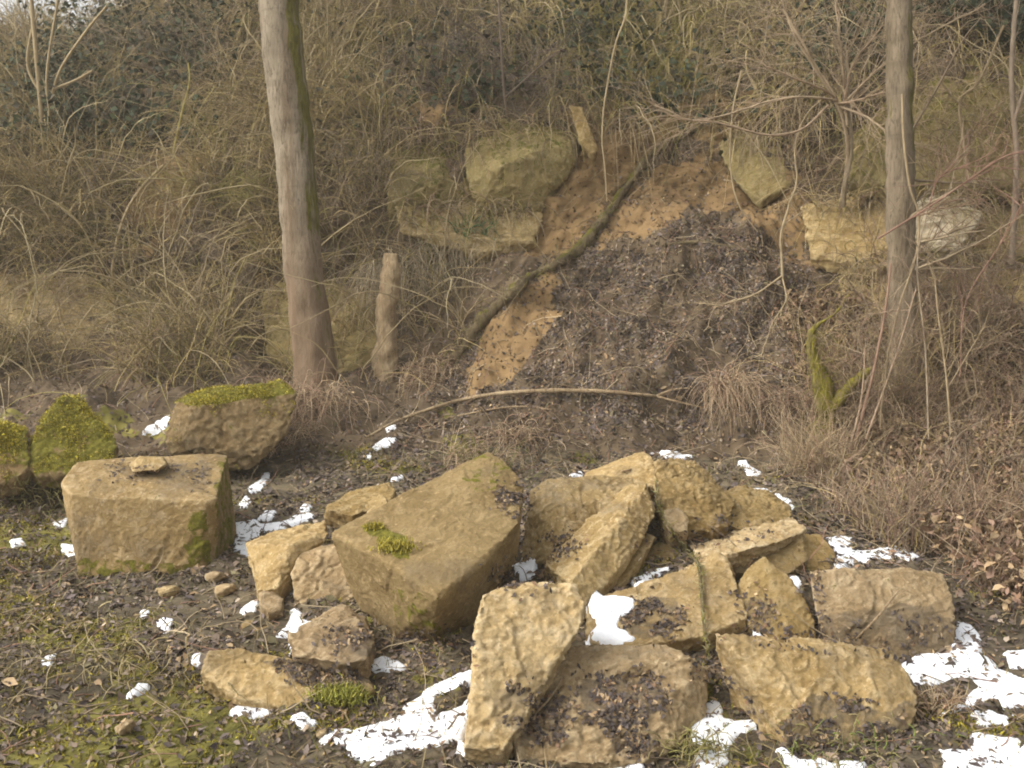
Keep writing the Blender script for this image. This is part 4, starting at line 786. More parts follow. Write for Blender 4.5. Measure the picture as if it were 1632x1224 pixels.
# ------------------------------------------------------------------ trees
def bark_mat(name, a, b_, c, foot=None, moss=(.17, .15, .025)):
    m, t, b = new_mat(name, .9)
    mp = nd(t, 'ShaderNodeMapping'); mp.inputs['Scale'].default_value = (1, 1, .22); t.links.new(t.nodes.new('ShaderNodeTexCoord').outputs['Object'], mp.inputs['Vector'])
    v = noise_n(t, 46, 8, .75, .9, mp.outputs[0]); bg_ = noise_n(t, 3.2, 5, .6, .3); 
    col = ramp(t, bg_, [(.32, b_), (.5, a), (.68, c)])
    col = mixc(t, ramp(t, v, [(.36, (.85, .85, .85)), (.50, (0, 0, 0))]), col, tuple(x * .4 for x in b_))
    col = mixc(t, mathn(t, 'MULTIPLY', ramp(t, noise_n(t, 9, 6, .7, .5), [(.52, (0, 0, 0)), (.58, (1, 1, 1))]), .35), col, tuple(min(1, x * 1.35) for x in c))
    col = mixc(t, mathn(t, 'MULTIPLY', ramp(t, noise_n(t, 22, 5, .7, .5), [(.60, (0, 0, 0)), (.66, (1, 1, 1))]), .6), col, tuple(x * .5 for x in b_))
    mp2 = nd(t, 'ShaderNodeMapping'); mp2.inputs['Scale'].default_value = (.5, .5, 6); t.links.new(t.nodes.new('ShaderNodeTexCoord').outputs['Object'], mp2.inputs['Vector'])
    col = mixc(t, mathn(t, 'MULTIPLY', ramp(t, noise_n(t, 2.5, 3, .5, .3, mp2.outputs[0]), [(.60, (0, 0, 0)), (.68, (1, 1, 1))]), .2), col, tuple(x * .45 for x in b_))
    if foot:
        sx = t.nodes.new('ShaderNodeSeparateXYZ'); t.links.new(t.nodes.new('ShaderNodeTexCoord').outputs['Object'], sx.inputs[0])
        zf = mathn(t, 'ADD', sx.outputs[2], mathn(t, 'MULTIPLY', mathn(t, 'SUBTRACT', bg_, .5), 2.2)); col = mixc(t, mathn(t, 'MULTIPLY', ramp(t, mathn(t, 'MULTIPLY', zf, .5), [(.35, (1, 1, 1)), (.75, (0, 0, 0))]), .65), col, foot)
    mo = mathn(t, 'ADD', attrn(t, 'moss'), mathn(t, 'MULTIPLY', mathn(t, 'SUBTRACT', noise_n(t, 12, 5, .65), .5), 1.5))
    col = mixc(t, ramp(t, mo, [(.42, (0, 0, 0)), (.6, (1, 1, 1))]), col, ramp(t, v, [(.35, tuple(x * .38 for x in moss)), (.6, moss)]))
    t.links.new(col, b.inputs['Base Color']); bump(t, b, v, 1., .02); return m
M['bark'] = bark_mat('grey_tan_bark', (.265, .215, .15), (.19, .135, .085), (.33, .275, .20), (.21, .135, .08)); M['bark_dark'] = bark_mat('brown_bark', (.20, .155, .10), (.145, .11, .068), (.26, .205, .14))
M['bark_moss'] = bark_mat('mossy_bark', (.17, .13, .07), (.12, .09, .05), (.24, .19, .1)); M['stump'] = bark_mat('stump_bark', (.20, .16, .06), (.14, .11, .045), (.27, .22, .08), moss=(.30, .26, .03))
def limb_mesh(name, path, rad, mat, sides=20, K=70, rough=.012, parent=None, moss=0., mossfun=None, sd=0., flare=0.):
    P = smooth_path(path, K); R = np.interp(np.linspace(0, 1, K), np.linspace(0, 1, len(rad)), rad)
    if flare: R = R * (1 + flare * np.exp(-np.linspace(0, 1, K) / .035))
    V, Fq, _ = tubes(P[None], R[None], sides)
    cen = np.repeat(P, sides, 0); n = unit(V - cen)
    V = V + n * (rough * (fbm(V, 5, 3, off=sd) + .7 * fbm(V * np.array([1, 1, .35]), 9, 2, off=sd + 14) + .6 * fbm(V * np.array([1, 1, .3]), 26, 3, off=sd + 4)) * np.repeat(np.minimum(1, R / .05), sides))[:, None]
    # close both ends
    caps = []
    for base in (0, (K - 1) * sides):
        c = V[base:base + sides].mean(0); V = np.vstack([V, c])
        caps += [[base + i, base + (i + 1) % sides, len(V) - 1, len(V) - 1] for i in range(0, sides)]
    off = np.array(parent.location) if parent else P[0]
    me = raw_mesh(name, V - off, Fq, 4)
    bm = bmesh.new(); bm.from_mesh(me); bm.verts.ensure_lookup_table()
    for c in caps: 
        f = bm.faces.new([bm.verts[i] for i in c[:3]]); f.smooth = True
    bm.to_mesh(me); bm.free()
    mo = np.full(len(V), moss)
    if mossfun is not None: mo = mossfun(V, np.vstack([n, [[0, 0, 1], [0, 0, 1]]]))
    attr(me, 'moss', mo)
    o = link(name, me, M[mat], parent)
    if not parent: o.location = off
    return o, P, R
def tree_crown(root, P, R, bag_cols, n_limb=14, start=.55, Lr=(1.2, 2.6)):
    """bare winter crown above the frame: limbs and twigs"""
    i = (rng.uniform(start, .98, n_limb) * (len(P) - 1)).astype(int)
    d = np.stack([rng.normal(size=n_limb), rng.normal(size=n_limb), rng.uniform(.5, 1.2, n_limb)], -1)
    limbs = grow(P[i], d, rng.uniform(*Lr, n_limb), 12, 0, .14, up=.05)
    b = Bag(); b.tubes(limbs, taper(n_limb, 12, R[i] * .4, .008), tints(n_limb, bag_cols, .2), 6)
    tw = sprout(limbs, 9, (.4, 1.1), .6, 8, jit=.12, up=.04); b.tubes(tw, taper(len(tw), 8, .007, .002), tints(len(tw), bag_cols, .2), 4)
    t2 = sprout(tw, 5, (.15, .45), .6, 5, jit=.15); b.tubes(t2, taper(len(t2), 5, .003, .0012), tints(len(t2), bag_cols, .2))
    b.build('crown', M['twig'], root)
p0 = on_ground(503, 604); Y0 = p0[1]
t1 = empty('tree', p0); tag(t1, 'leaning pale-barked tree trunk with a mossy right side, left of centre', 'tree')
path = [p0 + np.array([.0, 0, -.25])] + [at(x, y, Y0 + k) for x, y, k in ((502, 585, 0), (490, 480, .02), (478, 360, .05), (468, 230, .08), (455, 120, .1), (444, 0, .12), (428, -180, .18), (425, -420, .25), (440, -700, .35))]
rad = [.185, .168, .160, .158, .160, .162, .163, .15, .12, .07]
def trunk_moss(V, n): return .62 * sstep(.1, .85, n[:, 0]) * sstep(.9, 2.2, V[:, 2] + .5 * fbm(V, 1.5, 2)) + .12 * fbm(V, 2, 2)
_, TPth, TR = limb_mesh('trunk', path, rad, 'bark', 28, 120, .014, t1, mossfun=trunk_moss, flare=.55)
tree_crown(t1, TPth, TR, [(.24, .19, .13), (.18, .14, .09)], 14, .72)
p0 = on_ground(1437, 672); Y1 = p0[1]
t2 = empty('tree', p0); tag(t2, 'straight upright grey-brown tree trunk on the right bank', 'tree')
path = [p0 + np.array([0, 0, -.25])] + [at(x, y, Y1 + k) for x, y, k in ((1436, 640, 0), (1440, 520, .03), (1437, 400, .05), (1434, 260, .08), (1434, 120, .1), (1432, 0, .1), (1430, -200, .15), (1436, -450, .2), (1426, -700, .3))]
_, P2, R2 = limb_mesh('trunk', path, [.15, .125, .112, .10, .098, .095, .092, .08, .06, .035], 'bark_dark', 22, 110, .016, t2, mossfun=lambda V, n: .28 + .25 * sstep(.1, .8, n[:, 0]) * sstep(2.3, 2.9, V[:, 2]) - .3 * sstep(2.4, 1.2, V[:, 2]), flare=.35, sd=9.)
b = Bag(); n = 9; i = (rng.uniform(.3, .5, n) * 109).astype(int)
lm = grow(P2[i], np.stack([rng.uniform(.3, 1.2, n), rng.normal(size=n) * .5 - .3, rng.uniform(.1, .9, n)], -1), rng.uniform(.5, 1.1, n), 10, 0, .1); b.tubes(lm, taper(n, 10, .011, .004), tints(n, GREY, .2), 5)
tw = sprout(lm, 6, (.15, .5), .6, 6); b.tubes(tw, taper(len(tw), 6, .004, .0012), tints(len(tw), RED + GREY, .2)); b.build('branch', M['twig'], t2)
tree_crown(t2, P2, R2, [(.22, .17, .12), (.17, .12, .08)], 12, .7, (.8, 2.0))
# slender stems drawn from the photo
def stem(name, label, cat, paths, r0, r1, cols, K=24, twigs=0, tl=(.1, .35), group=None, mat='twig', sides=6, jit=.0, tang=.6, tw_r=.003):
    """paths: lists of (px, py, distance); first path is the main stem"""
    b = Bag(); allp = []
    for j, p in enumerate(paths):
        q = smooth_path([at(*v) for v in p], K); q = q + np.cumsum(rng.normal(size=q.shape) * jit, 0) * np.linspace(0, 1, K)[:, None]
        s = 1 if j == 0 else .6; b.tubes(q[None], taper(1, K, r0 * s, r1 * s), tints(1, cols, .1), sides); allp.append(q)
    if twigs:
        tw = sprout(np.array(allp), twigs, tl, tang, 7, jit=.15, t0=.15); b.tubes(tw, taper(len(tw), 7, tw_r, .001), tints(len(tw), cols, .25))
        t3 = sprout(tw, 2, (tl[0] * .4, tl[1] * .5), .7, 5); b.tubes(t3, taper(len(t3), 5, tw_r * .6, .0008), tints(len(t3), cols, .25))
    o = b.build(name, M[mat]); tag(o, label, cat, group); return o
PALE = [(.36, .28, .165)]; PALE2 = [(.29, .22, .13)]
stem('sapling', 'clump of pale slender sapling stems in the upper left corner', 'sapling',
     [[(75, 300, 10.7), (67, 190, 10.6), (58, 90, 10.6), (50, 0, 10.6), (45, -80, 10.6)], [(77, 240, 10.65), (79, 190, 10.6), (75, 113, 10.5), (92, 0, 10.5), (100, -80, 10.5)], [(79, 165, 10.6), (97, 110, 10.5), (137, 50, 10.4), (170, 10, 10.3)],
      [(85, 142, 10.55), (120, 128, 10.5), (148, 112, 10.4)], [(75, 215, 10.6), (95, 240, 10.5), (113, 266, 10.45)], [(72, 160, 10.6), (45, 110, 10.6), (48, 60, 10.6), (60, 20, 10.6)]], .028, .018, PALE, twigs=5, tl=(.2, .7))
stem('sapling', 'thin curved yellowish stem rising above the reddish earth in the left brush', 'sapling', [[(276, 245, 10.2), (290, 180, 10.1), (302, 130, 10.1), (300, 100, 10.1)], [(276, 240, 10.2), (298, 300, 10.0), (303, 370, 9.9), (300, 400, 9.9)]], .014, .007, [(.36, .30, .10)], twigs=4)
stem('sapling', 'pale bowed stem arching down through the left brush', 'sapling', [[(262, 262, 10.2), (225, 300, 10.0), (196, 350, 9.9), (180, 420, 9.8), (178, 500, 9.7)], [(150, 400, 9.9), (158, 480, 9.8), (165, 560, 9.6)]], .016, .012, PALE, twigs=4)
stem('sapling', 'dark upright stem above the olive blocky outcrop', 'sapling', [[(811, 194, 9.75), (804, 150, 9.6), (798, 60, 9.5), (794, -30, 9.5)], [(805, 155, 9.6), (850, 115, 9.5), (885, 85, 9.4)], [(803, 90, 9.55), (760, 50, 9.5), (735, 35, 9.45)]], .017, .010, [(.17, .13, .10)], twigs=16, tl=(.25, .7))
stem('vine_stem', 'long pale vine hanging from the top of the photo over the bare soil', 'vine', [[(1000, -20, 9.3), (996, 27, 9.25), (979, 75, 9.2), (963, 165, 9.2), (959, 223, 9.15), (964, 270, 9.15), (969, 320, 9.15)]], .010, .006, PALE, twigs=8, jit=.004)
stem('vine_stem', 'pale vine hanging over the top of the leafy slope', 'vine', [[(1182, 112, 9.0), (1168, 178, 9.0), (1165, 261, 9.0), (1178, 322, 8.9), (1208, 366, 8.9)]], .009, .005, PALE, twigs=8, jit=.004)
stem('sapling', 'bent pale stem with a cut whitish end above the right of the leafy slope', 'sapling', [[(1247, 442, 8.1), (1246, 410, 8.15), (1245, 375, 8.2), (1258, 325, 8.3), (1269, 290, 8.35), (1267, 240, 8.4), (1282, 190, 8.45), (1312, 155, 8.5)], [(1247, 442, 8.1), (1252, 480, 8.0), (1232, 520, 7.95), (1213, 570, 7.9)], [(1246, 440, 8.1), (1200, 470, 8.0), (1150, 485, 8.0), (1110, 488, 8.05)]], .013, .006, PALE, twigs=16, tl=(.1, .5), jit=.004)
stem('shrub', 'bare shrub with long arching branches radiating left of the right tree', 'shrub',
     [[(1340, 330, 8.8), (1352, 240, 8.6), (1335, 160, 8.5), (1300, 110, 8.45), (1278, 79, 8.4), (1240, 20, 8.4)], [(1335, 160, 8.5), (1309, 141, 8.4), (1237, 113, 8.3), (1215, 105, 8.3)], [(1350, 200, 8.5), (1346, 150, 8.5), (1338, 60, 8.4), (1328, -20, 8.4)], [(1348, 180, 8.5), (1345, 90, 8.5), (1336, 0, 8.5)],
      [(1340, 170, 8.5), (1400, 110, 8.3), (1470, 60, 8.2), (1560, 10, 8.1)], [(1335, 160, 8.5), (1290, 155, 8.2), (1237, 158, 8.1), (1171, 178, 8.0), (1110, 190, 7.9), (1040, 165, 7.9)], [(1320, 168, 8.4), (1278, 206, 8.1), (1223, 216, 8.0), (1141, 195, 7.9), (1072, 185, 7.9), (1030, 160, 7.9)],
      [(1340, 170, 8.5), (1380, 185, 8.3), (1415, 206, 8.1), (1450, 225, 8.0)], [(1345, 165, 8.5), (1360, 100, 8.4), (1400, 50, 8.3), (1430, 20, 8.2)], [(1335, 165, 8.5), (1370, 160, 8.3), (1440, 140, 8.1)], [(1330, 160, 8.5), (1270, 60, 8.4), (1250, -10, 8.4)]], .019, .009, [(.38, .29, .19), (.32, .23, .15)], twigs=26, tl=(.2, .8), jit=.006)
stem('sapling', 'upright grey stem between the soft sandstone outcrop and the right tree', 'sapling', [[(1345, 330, 8.7), (1346, 300, 8.65), (1357, 240, 8.6), (1353, 165, 8.5), (1350, 80, 8.5)]], .020, .012, [(.25, .20, .13)], twigs=5)
stem('vine_stem', 'pale climbing stem winding down along the right tree trunk', 'vine', [[(1438, 150, 7.25), (1440, 220, 7.22), (1450, 300, 7.2), (1463, 340, 7.2), (1461, 400, 7.15), (1450, 440, 7.1), (1425, 520, 7.0), (1408, 600, 6.95), (1398, 690, 6.9)], [(1462, 345, 7.2), (1510, 330, 7.1), (1560, 320, 7.1)]], .010, .007, PALE2, twigs=22, tl=(.15, .5), jit=.005)
stem('bramble', 'reddish stems leaning on the foot of the right tree', 'bramble', [[(1360, 720, 6.8), (1390, 600, 6.85), (1410, 500, 6.95), (1420, 420, 7.0)], [(1380, 700, 6.75), (1430, 560, 6.9), (1460, 460, 7.0)], [(1480, 700, 6.8), (1475, 560, 6.9), (1462, 420, 7.0), (1480, 330, 7.0)], [(1350, 730, 6.75), (1372, 640, 6.8), (1380, 540, 6.9)]], .013, .006, RED, twigs=16, tl=(.12, .45))
stem('bramble', 'red arching branch crossing the pale layered rock at the right edge', 'bramble', [[(1400, 380, 7.3), (1480, 330, 7.1), (1540, 290, 7.0), (1600, 250, 6.9), (1660, 235, 6.8)], [(1480, 330, 7.1), (1500, 280, 7.05), (1560, 265, 7.0), (1632, 270, 6.9)], [(1530, 600, 6.9), (1540, 480, 7.0), (1600, 380, 6.9), (1640, 300, 6.8)]], .008, .004, [(.27, .16, .115)], twigs=22, tl=(.15, .6))
stem('sapling', 'slim grey stem close to the right edge of the photo', 'sapling', [[(1612, 420, 8.0), (1620, 260, 7.9), (1612, 120, 7.9), (1622, -30, 7.9)], [(1614, 200, 7.9), (1640, 120, 7.8), (1660, 60, 7.8)]], .024, .016, [(.27, .21, .15)], twigs=7, tl=(.2, .6))
stem('sapling', 'forked pale stem in front of the upper right outcrop', 'sapling', [[(1545, 290, 8.2), (1535, 220, 8.2), (1530, 160, 8.15), (1560, 130, 8.1), (1600, 40, 8.0)], [(1532, 170, 8.15), (1500, 130, 8.1), (1478, 60, 8.0)]], .014, .008, PALE2, twigs=14, tl=(.2, .6))
stem('sapling', 'thin stem standing in the brown leaves of the right bank', 'sapling', [[(1515, 690, 6.7), (1508, 600, 6.75), (1495, 500, 6.9), (1490, 440, 7.0)], [(1510, 620, 6.75), (1545, 560, 6.7), (1570, 520, 6.7)]], .008, .005, PALE2, twigs=14, tl=(.12, .45))
stem('sapling', 'slanting yellowish stem in the brush left of the leaning tree', 'sapling', [[(345, 570, 9.2), (362, 500, 9.2), (375, 450, 9.3), (392, 410, 9.3)]], .014, .009, [(.33, .27, .11)], twigs=3)
# fallen branches and roots: they lie on the bank
def lying(name, label, cat, pts, rad, mat, lift=.02, moss=0., bvh=None, sides=9, K=50, forks=(), rough=.006, mossfun=None, sd=1., fit=0):
    P = []; pts = np.array(pts, float); pts = smooth_path(np.c_[pts, 0 * pts[:, 0]], fit)[:, :2] if fit else pts
    for x, y in pts:
        p, n = cast(bvh or BT, x, y); d = unit(ray(x, y)); P.append(p - d * lift + np.array([0, 0, lift * .5]))
    root = empty(name, P[0]); tag(root, label, cat)
    limb_mesh('stem', P, rad, mat, sides, K, rough, root, moss=moss, mossfun=mossfun, sd=sd)
    for f in forks:
        Q = []
        for x, y in f:
            p, n = cast(bvh or BT, x, y); d = unit(ray(x, y)); Q.append(p - d * lift + np.array([0, 0, lift * .5]))
        limb_mesh('fork', Q, [rad[-1] * .9, rad[-1] * .4], mat, 7, 20, rough, root, moss=moss, sd=sd + 3)
    return root
M['branch'] = bark_mat('pale_branch_bark', (.36, .265, .155), (.26, .175, .10), (.45, .345, .21))
lying('fallen_branch', 'long pale fallen branch with a forked right end lying across the foot of the slope', 'branch', [(583, 704), (640, 674), (735, 643), (830, 630), (950, 629), (1045, 637)], [.009, .012, .015, .017, .016, .012], 'branch', .055, fit=16, forks=([(1045, 637), (1072, 627), (1099, 624)], [(1045, 637), (1080, 646), (1120, 655)]))
lying('fallen_branch', 'thin grey fallen stick below the left half of the long branch', 'branch', [(715, 668), (780, 655), (830, 650), (880, 655)], [.006, .008, .006], 'branch', .02)
lying('fallen_branch', 'dark fallen stick lying level across the middle of the leafy slope', 'branch', [(1060, 392), (1110, 388), (1160, 395), (1205, 400)], [.016, .02, .014], 'bark_moss', .02, sd=4.)
lying('fallen_branch', 'dry stick lying over the top of the pile beside the thin flat slab', 'branch', [(868, 742), (930, 752), (1000, 752), (1045, 728)], [.006, .007, .005], 'branch', .015, bvh=BA)
mossup = lambda V, n: .5 * sstep(0, .8, n[:, 2] - .5 * n[:, 0]) + .3 * fbm(V, 2.5, 2)
lying('root', 'long dark mossy root running diagonally down the left side of the leafy slope', 'root', [(1120, 200), (1070, 228), (1030, 258), (990, 312), (955, 360), (920, 402), (880, 426), (840, 447), (800, 482), (765, 520), (735, 560), (705, 585)], [.015, .032, .042, .04, .045, .04, .036, .044, .046, .042, .03, .014], 'bark_moss', .022, mossfun=mossup, sides=12, rough=.035, sd=6., K=140, fit=30)
lying('twig', 'lichen covered twig draped down the right middle of the pile', 'twig', [(1045, 770), (1050, 810), (1066, 840), (1092, 882), (1112, 902), (1118, 950), (1122, 1000), (1128, 1045)], [.003, .005, .006, .006, .008, .008, .007, .004], 'bark_moss', .02, moss=.4, bvh=BA, rough=.006)
lying('twig', 'pale dry stalk lying across the oblong right block', 'twig', [(1432, 945), (1400, 985), (1364, 1022)], [.004, .005, .003], 'branch', .02, bvh=BA, sides=6)
lying('twig', 'pale dry straw leaning over the broad front rock', 'twig', [(896, 1082), (880, 1112), (850, 1145), (812, 1182)], [.003, .004, .003], 'branch', .02, bvh=BA, sides=6)
def sprigs(root, n, L, cols, r=.0022):
    c = [o for o in root.children if o.name.startswith('stem')][0]; co = np.array([v.co for v in c.data.vertices]) + np.array(root.location)
    q = co[rng.integers(0, len(co), n)]; b = Bag(); b.tubes(grow(q, rng.normal(size=(n, 3)) + np.array([0, -.6, .2]), rng.uniform(L[0], L[1], n), 5, .08, .25), taper(n, 5, r, r * .4), tints(n, cols, .3)); tag(b.build('sprig', M['moss'], root), kind='stuff')
for o in [o for o in COL.objects if o.type == 'EMPTY' and o.get('category') in ('twig', 'root', 'branch')]:
    if 'lichen' in o['label']: sprigs(o, 260, (.01, .05), [(.30, .28, .06), (.22, .18, .10), (.36, .34, .16)])
    elif o['category'] == 'root': sprigs(o, 420, (.04, .3), [(.14, .10, .07), (.24, .18, .11), (.20, .18, .05)], .003)
    elif 'forked' in o['label']: sprigs(o, 14, (.03, .14), [(.34, .26, .16)], .003)
p0 = on_ground(617, 596); yd = p0[1] - .05
dt = empty('dead_trunk', p0); tag(dt, 'pale broken dead trunk standing in dry grass just right of the leaning tree', 'dead trunk')
limb_mesh('trunk', [p0 + np.array([0, 0, -.15]), at(616, 585, yd), at(615, 520, yd), at(619, 460, yd), at(622, 405, yd + .03)], [.11, .098, .085, .08, .055], 'branch', 18, 60, .03, dt, sd=21.)
# mossy forked stump
p0 = on_ground(1312, 700); ys = p0[1]
ys -= .15; p0 = at(1312, 712, ys); p0[2] = drop(BT, p0[0], p0[1])[0]; st = empty('stump', p0); tag(st, 'forked moss-covered dead stump with one short arm right of the leafy slope', 'stump')
limb_mesh('trunk', [p0 + np.array([0, 0, -.1]), at(1312, 690, ys), at(1317, 655, ys), at(1308, 615, ys), at(1297, 575, ys), at(1293, 542, ys), at(1300, 520, ys - .02), at(1330, 500, ys - .06), at(1352, 470, ys - .06)], [.085, .074, .066, .060, .050, .034, .018, .010, .005], 'stump', 18, 70, .03, st, mossfun=lambda V, n: .62 + .2 * n[:, 0])
limb_mesh('branch', [at(1318, 655, ys), at(1336, 638, ys - .03), at(1358, 612, ys - .05), at(1390, 585, ys - .06)], [.048, .044, .036, .016], 'stump', 14, 40, .025, st, moss=.6)
b = Bag(); q = np.concatenate([at(1313, y, ys)[None].repeat(40, 0) for y in (690, 660, 630, 600, 570, 540)]) + rng.normal(size=(240, 3)) * .03; b.tubes(grow(q, np.stack([rng.normal(size=240), -.6 + 0 * q[:, 0], rng.normal(size=240)], -1), rng.uniform(.06, .3, 240), 6, .25, .2), taper(240, 6, .0025, .001), tints(240, [(.25, .22, .05), (.3, .2, .12), (.18, .15, .05)], .3)); b.build('creeper', M['moss'], st)
# ------------------------------------------------------------------ grass tussocks
def tussock(label, px, py, n, spread, L, droop, cols, r=.0030, up=.8, bvh=None, out=.5, group='dry grass tussocks', cat='grass tuft', name='grass_tuft', K=8, flat=.35, stuff=False, parent=None):
    c = on_ground(px, py) if bvh is None else cast(bvh, px, py)[0]
    n = int(n * .75)
    pts = c + rng.normal(size=(n, 3)) * np.array([spread, spread * .5, spread * flat])
    d = np.stack([rng.normal(size=n) * .4, -out + rng.normal(size=n) * .35, up + rng.normal(size=n) * .25], -1)
    b = Bag(); b.tubes(grow(pts, d, rng.uniform(L[0], L[1], n), K, droop * rng.uniform(.5, 1.3, (n, 1)), .2), taper(n, K, rng.uniform(r * .5, r * 1.5, n), .0008), tints(n, cols, .4))
    o = b.build(name, M['grass'], parent)
    if stuff: tag(o, kind='stuff')
    elif not parent: tag(o, label, cat, group)
    return o
DRY = [(.42, .31, .19), (.34, .24, .15), (.48, .37, .24), (.30, .19, .13)]
tussock('hanging sheaf of pinkish dry grass right of the fallen branch', 1158, 615, 420, .10, (.35, .62), .42, DRY, up=.3, out=.7)
tussock('dry grass tussock spilling at the foot of the leaning tree', 490, 640, 520, .20, (.3, .65), .38, DRY, up=.35, out=.7)
tussock('dry grass tussock right of the long mossy topped boulder', 440, 700, 320, .16, (.2, .45), .3, DRY, up=.5)
tussock('pale straw tussock at the foot of the mossy stump', 1305, 760, 520, .13, (.3, .6), .1, [(.50, .39, .24), (.42, .32, .19), (.38, .26, .17)], up=.9, out=.25)
tussock('grey dry grass hanging from the ledge below the olive outcrop', 728, 400, 600, .20, (.4, .8), .5, [(.34, .28, .18), (.28, .22, .14), (.40, .33, .22)], up=.15, out=.7)
tussock('pale column of dry grass hanging behind the leaning tree', 620, 425, 420, .10, (.6, 1.1), .6, [(.42, .35, .24), (.36, .29, .19)], up=.1, out=.6)
tussock('loose dry grass below the lower mossy root', 690, 600, 320, .16, (.25, .55), .35, DRY, up=.5)
tussock('dry grass behind the peak of the largest boulder', 760, 745, 240, .12, (.15, .35), .2, DRY + [(.16, .17, .05)], up=.7, stuff=True, name='sparse_grass')
tussock('thin dry grass stalks at the lower end of the leafy slope', 830, 700, 160, .14, (.15, .4), .3, DRY, up=.6, stuff=True, name='sparse_grass')
tussock('reddish dry stems hanging beside the mossy stump', 1268, 640, 260, .10, (.3, .6), .35, RED + DRY, up=.3)
tussock('thicket of brownish dry stalks in front of the right tree', 1420, 700, 520, .25, (.3, .75), .16, RED + DRY, up=.8, out=.2)
tussock('brown weed stalks in the lower right bank', 1560, 860, 420, .30, (.2, .5), .14, RED + DRY, up=.8, out=.2, stuff=True, name='weed_stalks')
tussock('brown weed stalks right of the rear snow patch', 1420, 830, 320, .22, (.15, .4), .18, RED + DRY, up=.8, out=.2, stuff=True, name='weed_stalks')
tussock('brown weed stalks at the right edge above the snow', 1625, 930, 300, .2, (.2, .45), .14, RED + DRY, up=.8, out=.2, stuff=True, name='weed_stalks')
tussock('dry grass at the foot of the two front rocks by the bottom edge', 1110, 1200, 200, .07, (.05, .14), .15, [(.34, .28, .13), (.26, .24, .08)], up=.7, stuff=True, name='sparse_grass')
tussock('greenish grass along the foot of the veined front right rock', 1350, 1212, 420, .16, (.025, .07), .12, [(.16, .19, .05), (.26, .24, .09), (.32, .26, .13)], up=.7, stuff=True, name='sparse_grass')
tussock('dry grass between the front right rock and the snow', 1488, 1135, 160, .06, (.06, .18), .12, DRY, up=.8)
tussock('yellowish grass patch left of the big square boulder', 60, 800, 420, .3, (.08, .2), .12, [(.26, .24, .08), (.32, .27, .13)], up=.8, stuff=True, name='weed_stalks')
tussock('flattened straw patch in the left foreground', 150, 1060, 420, .28, (.08, .2), .2, [(.34, .28, .15), (.28, .22, .10)], up=.4, stuff=True, name='weed_stalks')
tussock('green tuft of leaves on the ledge below the olive outcrop', 748, 384, 320, .10, (.15, .36), .14, [(.07, .15, .06), (.11, .20, .08)], r=.010, up=.7, group=None, cat='plant', name='green_plant')
tussock('bright green moss tuft standing on the long low rock', 540, 1112, 1300, .045, (.012, .04), .05, [(.28, .29, .05), (.22, .21, .04), (.34, .32, .07)], r=.0035, up=1., out=.1, group=None, cat='moss', name='moss_tuft', bvh=BA, parent=ROCK_LOW)
tussock('yellow moss cushion on the flat top of the largest boulder', 632, 874, 700, .035, (.01, .03), .05, [(.34, .28, .04), (.24, .20, .03), (.42, .36, .07)], r=.003, up=1., out=.2, group='moss cushions on the largest boulder', cat='moss', name='moss_tuft', bvh=BA, flat=.4, parent=ROCK_BIG)
tussock('smaller moss cushion at the upper left of the largest boulder top', 598, 841, 300, .018, (.01, .026), .05, [(.34, .28, .04), (.24, .20, .03)], r=.003, up=1., out=.2, group='moss cushions on the largest boulder', cat='moss', name='moss_tuft', bvh=BA, flat=.4, parent=ROCK_BIG)
# ------------------------------------------------------------------ bushes in the thicket: each one a plant of its own
def bush(label, px, py, n, L, cols, fan=.6, up=.9, droop=.05, r=.006, group='bushes growing on the bank', lift=0.):
    c = on_ground(px, py); b = Bag()
    p = c + rng.normal(size=(n, 3)) * np.array([.08, .05, .03]); d = np.stack([rng.normal(size=n) * fan, -.35 + rng.normal(size=n) * fan * .6, up + rng.normal(size=n) * .3], -1)
    s = grow(p, d, rng.uniform(L[0], L[1], n), 14, droop, .12); b.tubes(s, taper(n, 14, rng.uniform(r * .7, r * 1.3, n), .0018), tints(n, cols, .2), 5)
    tw = sprout(s, 9, (L[0] * .2, L[1] * .4), .55, 8, droop, .14); b.tubes(tw, taper(len(tw), 8, r * .38, .001), tints(len(tw), cols, .25))
    t2 = sprout(tw, 3, (L[0] * .08, L[1] * .18), .6, 5, droop); b.tubes(t2, taper(len(t2), 5, r * .25, .0009), tints(len(t2), cols, .25))
    tag(b.build('bush', M['twig']), label, 'bush', group)
bush('leafless grey bush at the left edge under the sapling clump', 30, 400, 14, (.6, 1.3), GREY + STRAW)
bush('leafless straw bush in the left brush below the sapling clump', 130, 330, 14, (.6, 1.2), STRAW)
bush('leafless grey bush in the left brush above the pale ledge', 110, 420, 12, (.5, 1.0), GREY + STRAW)
bush('yellowish olive bush just left of the leaning tree', 345, 330, 18, (.6, 1.2), OLIVE, up=.7)
bush('leafless bush behind the upper leaning trunk', 400, 180, 14, (.7, 1.4), STRAW + GREY)
bush('dense drooping straw bush right of the leaning trunk', 580, 230, 18, (.7, 1.4), STRAW, up=.5, droop=.12)
bush('straw bush in the top of the photo right of the leaning trunk', 560, 60, 18, (.7, 1.4), STRAW + GREY, up=.5, droop=.12)
bush('dark grey twiggy bush above the mossy outcrop', 720, 160, 18, (.6, 1.2), [(.15, .115, .10), (.19, .15, .125)], up=.7)
bush('dark purplish twigs hanging over the olive blocky outcrop', 790, 150, 20, (.5, 1.1), [(.15, .115, .10), (.20, .155, .13), (.25, .19, .15)], up=.4, droop=.1)
bush('mossy yellow bush hanging at the top centre of the photo', 940, 50, 20, (.6, 1.2), [(.27, .23, .05), (.21, .18, .06)], up=.3, droop=.22)
bush('drooping brown bush under the top edge above the leafy slope', 1090, 90, 18, (.6, 1.2), STRAW + OLIVE, up=.3, droop=.22)
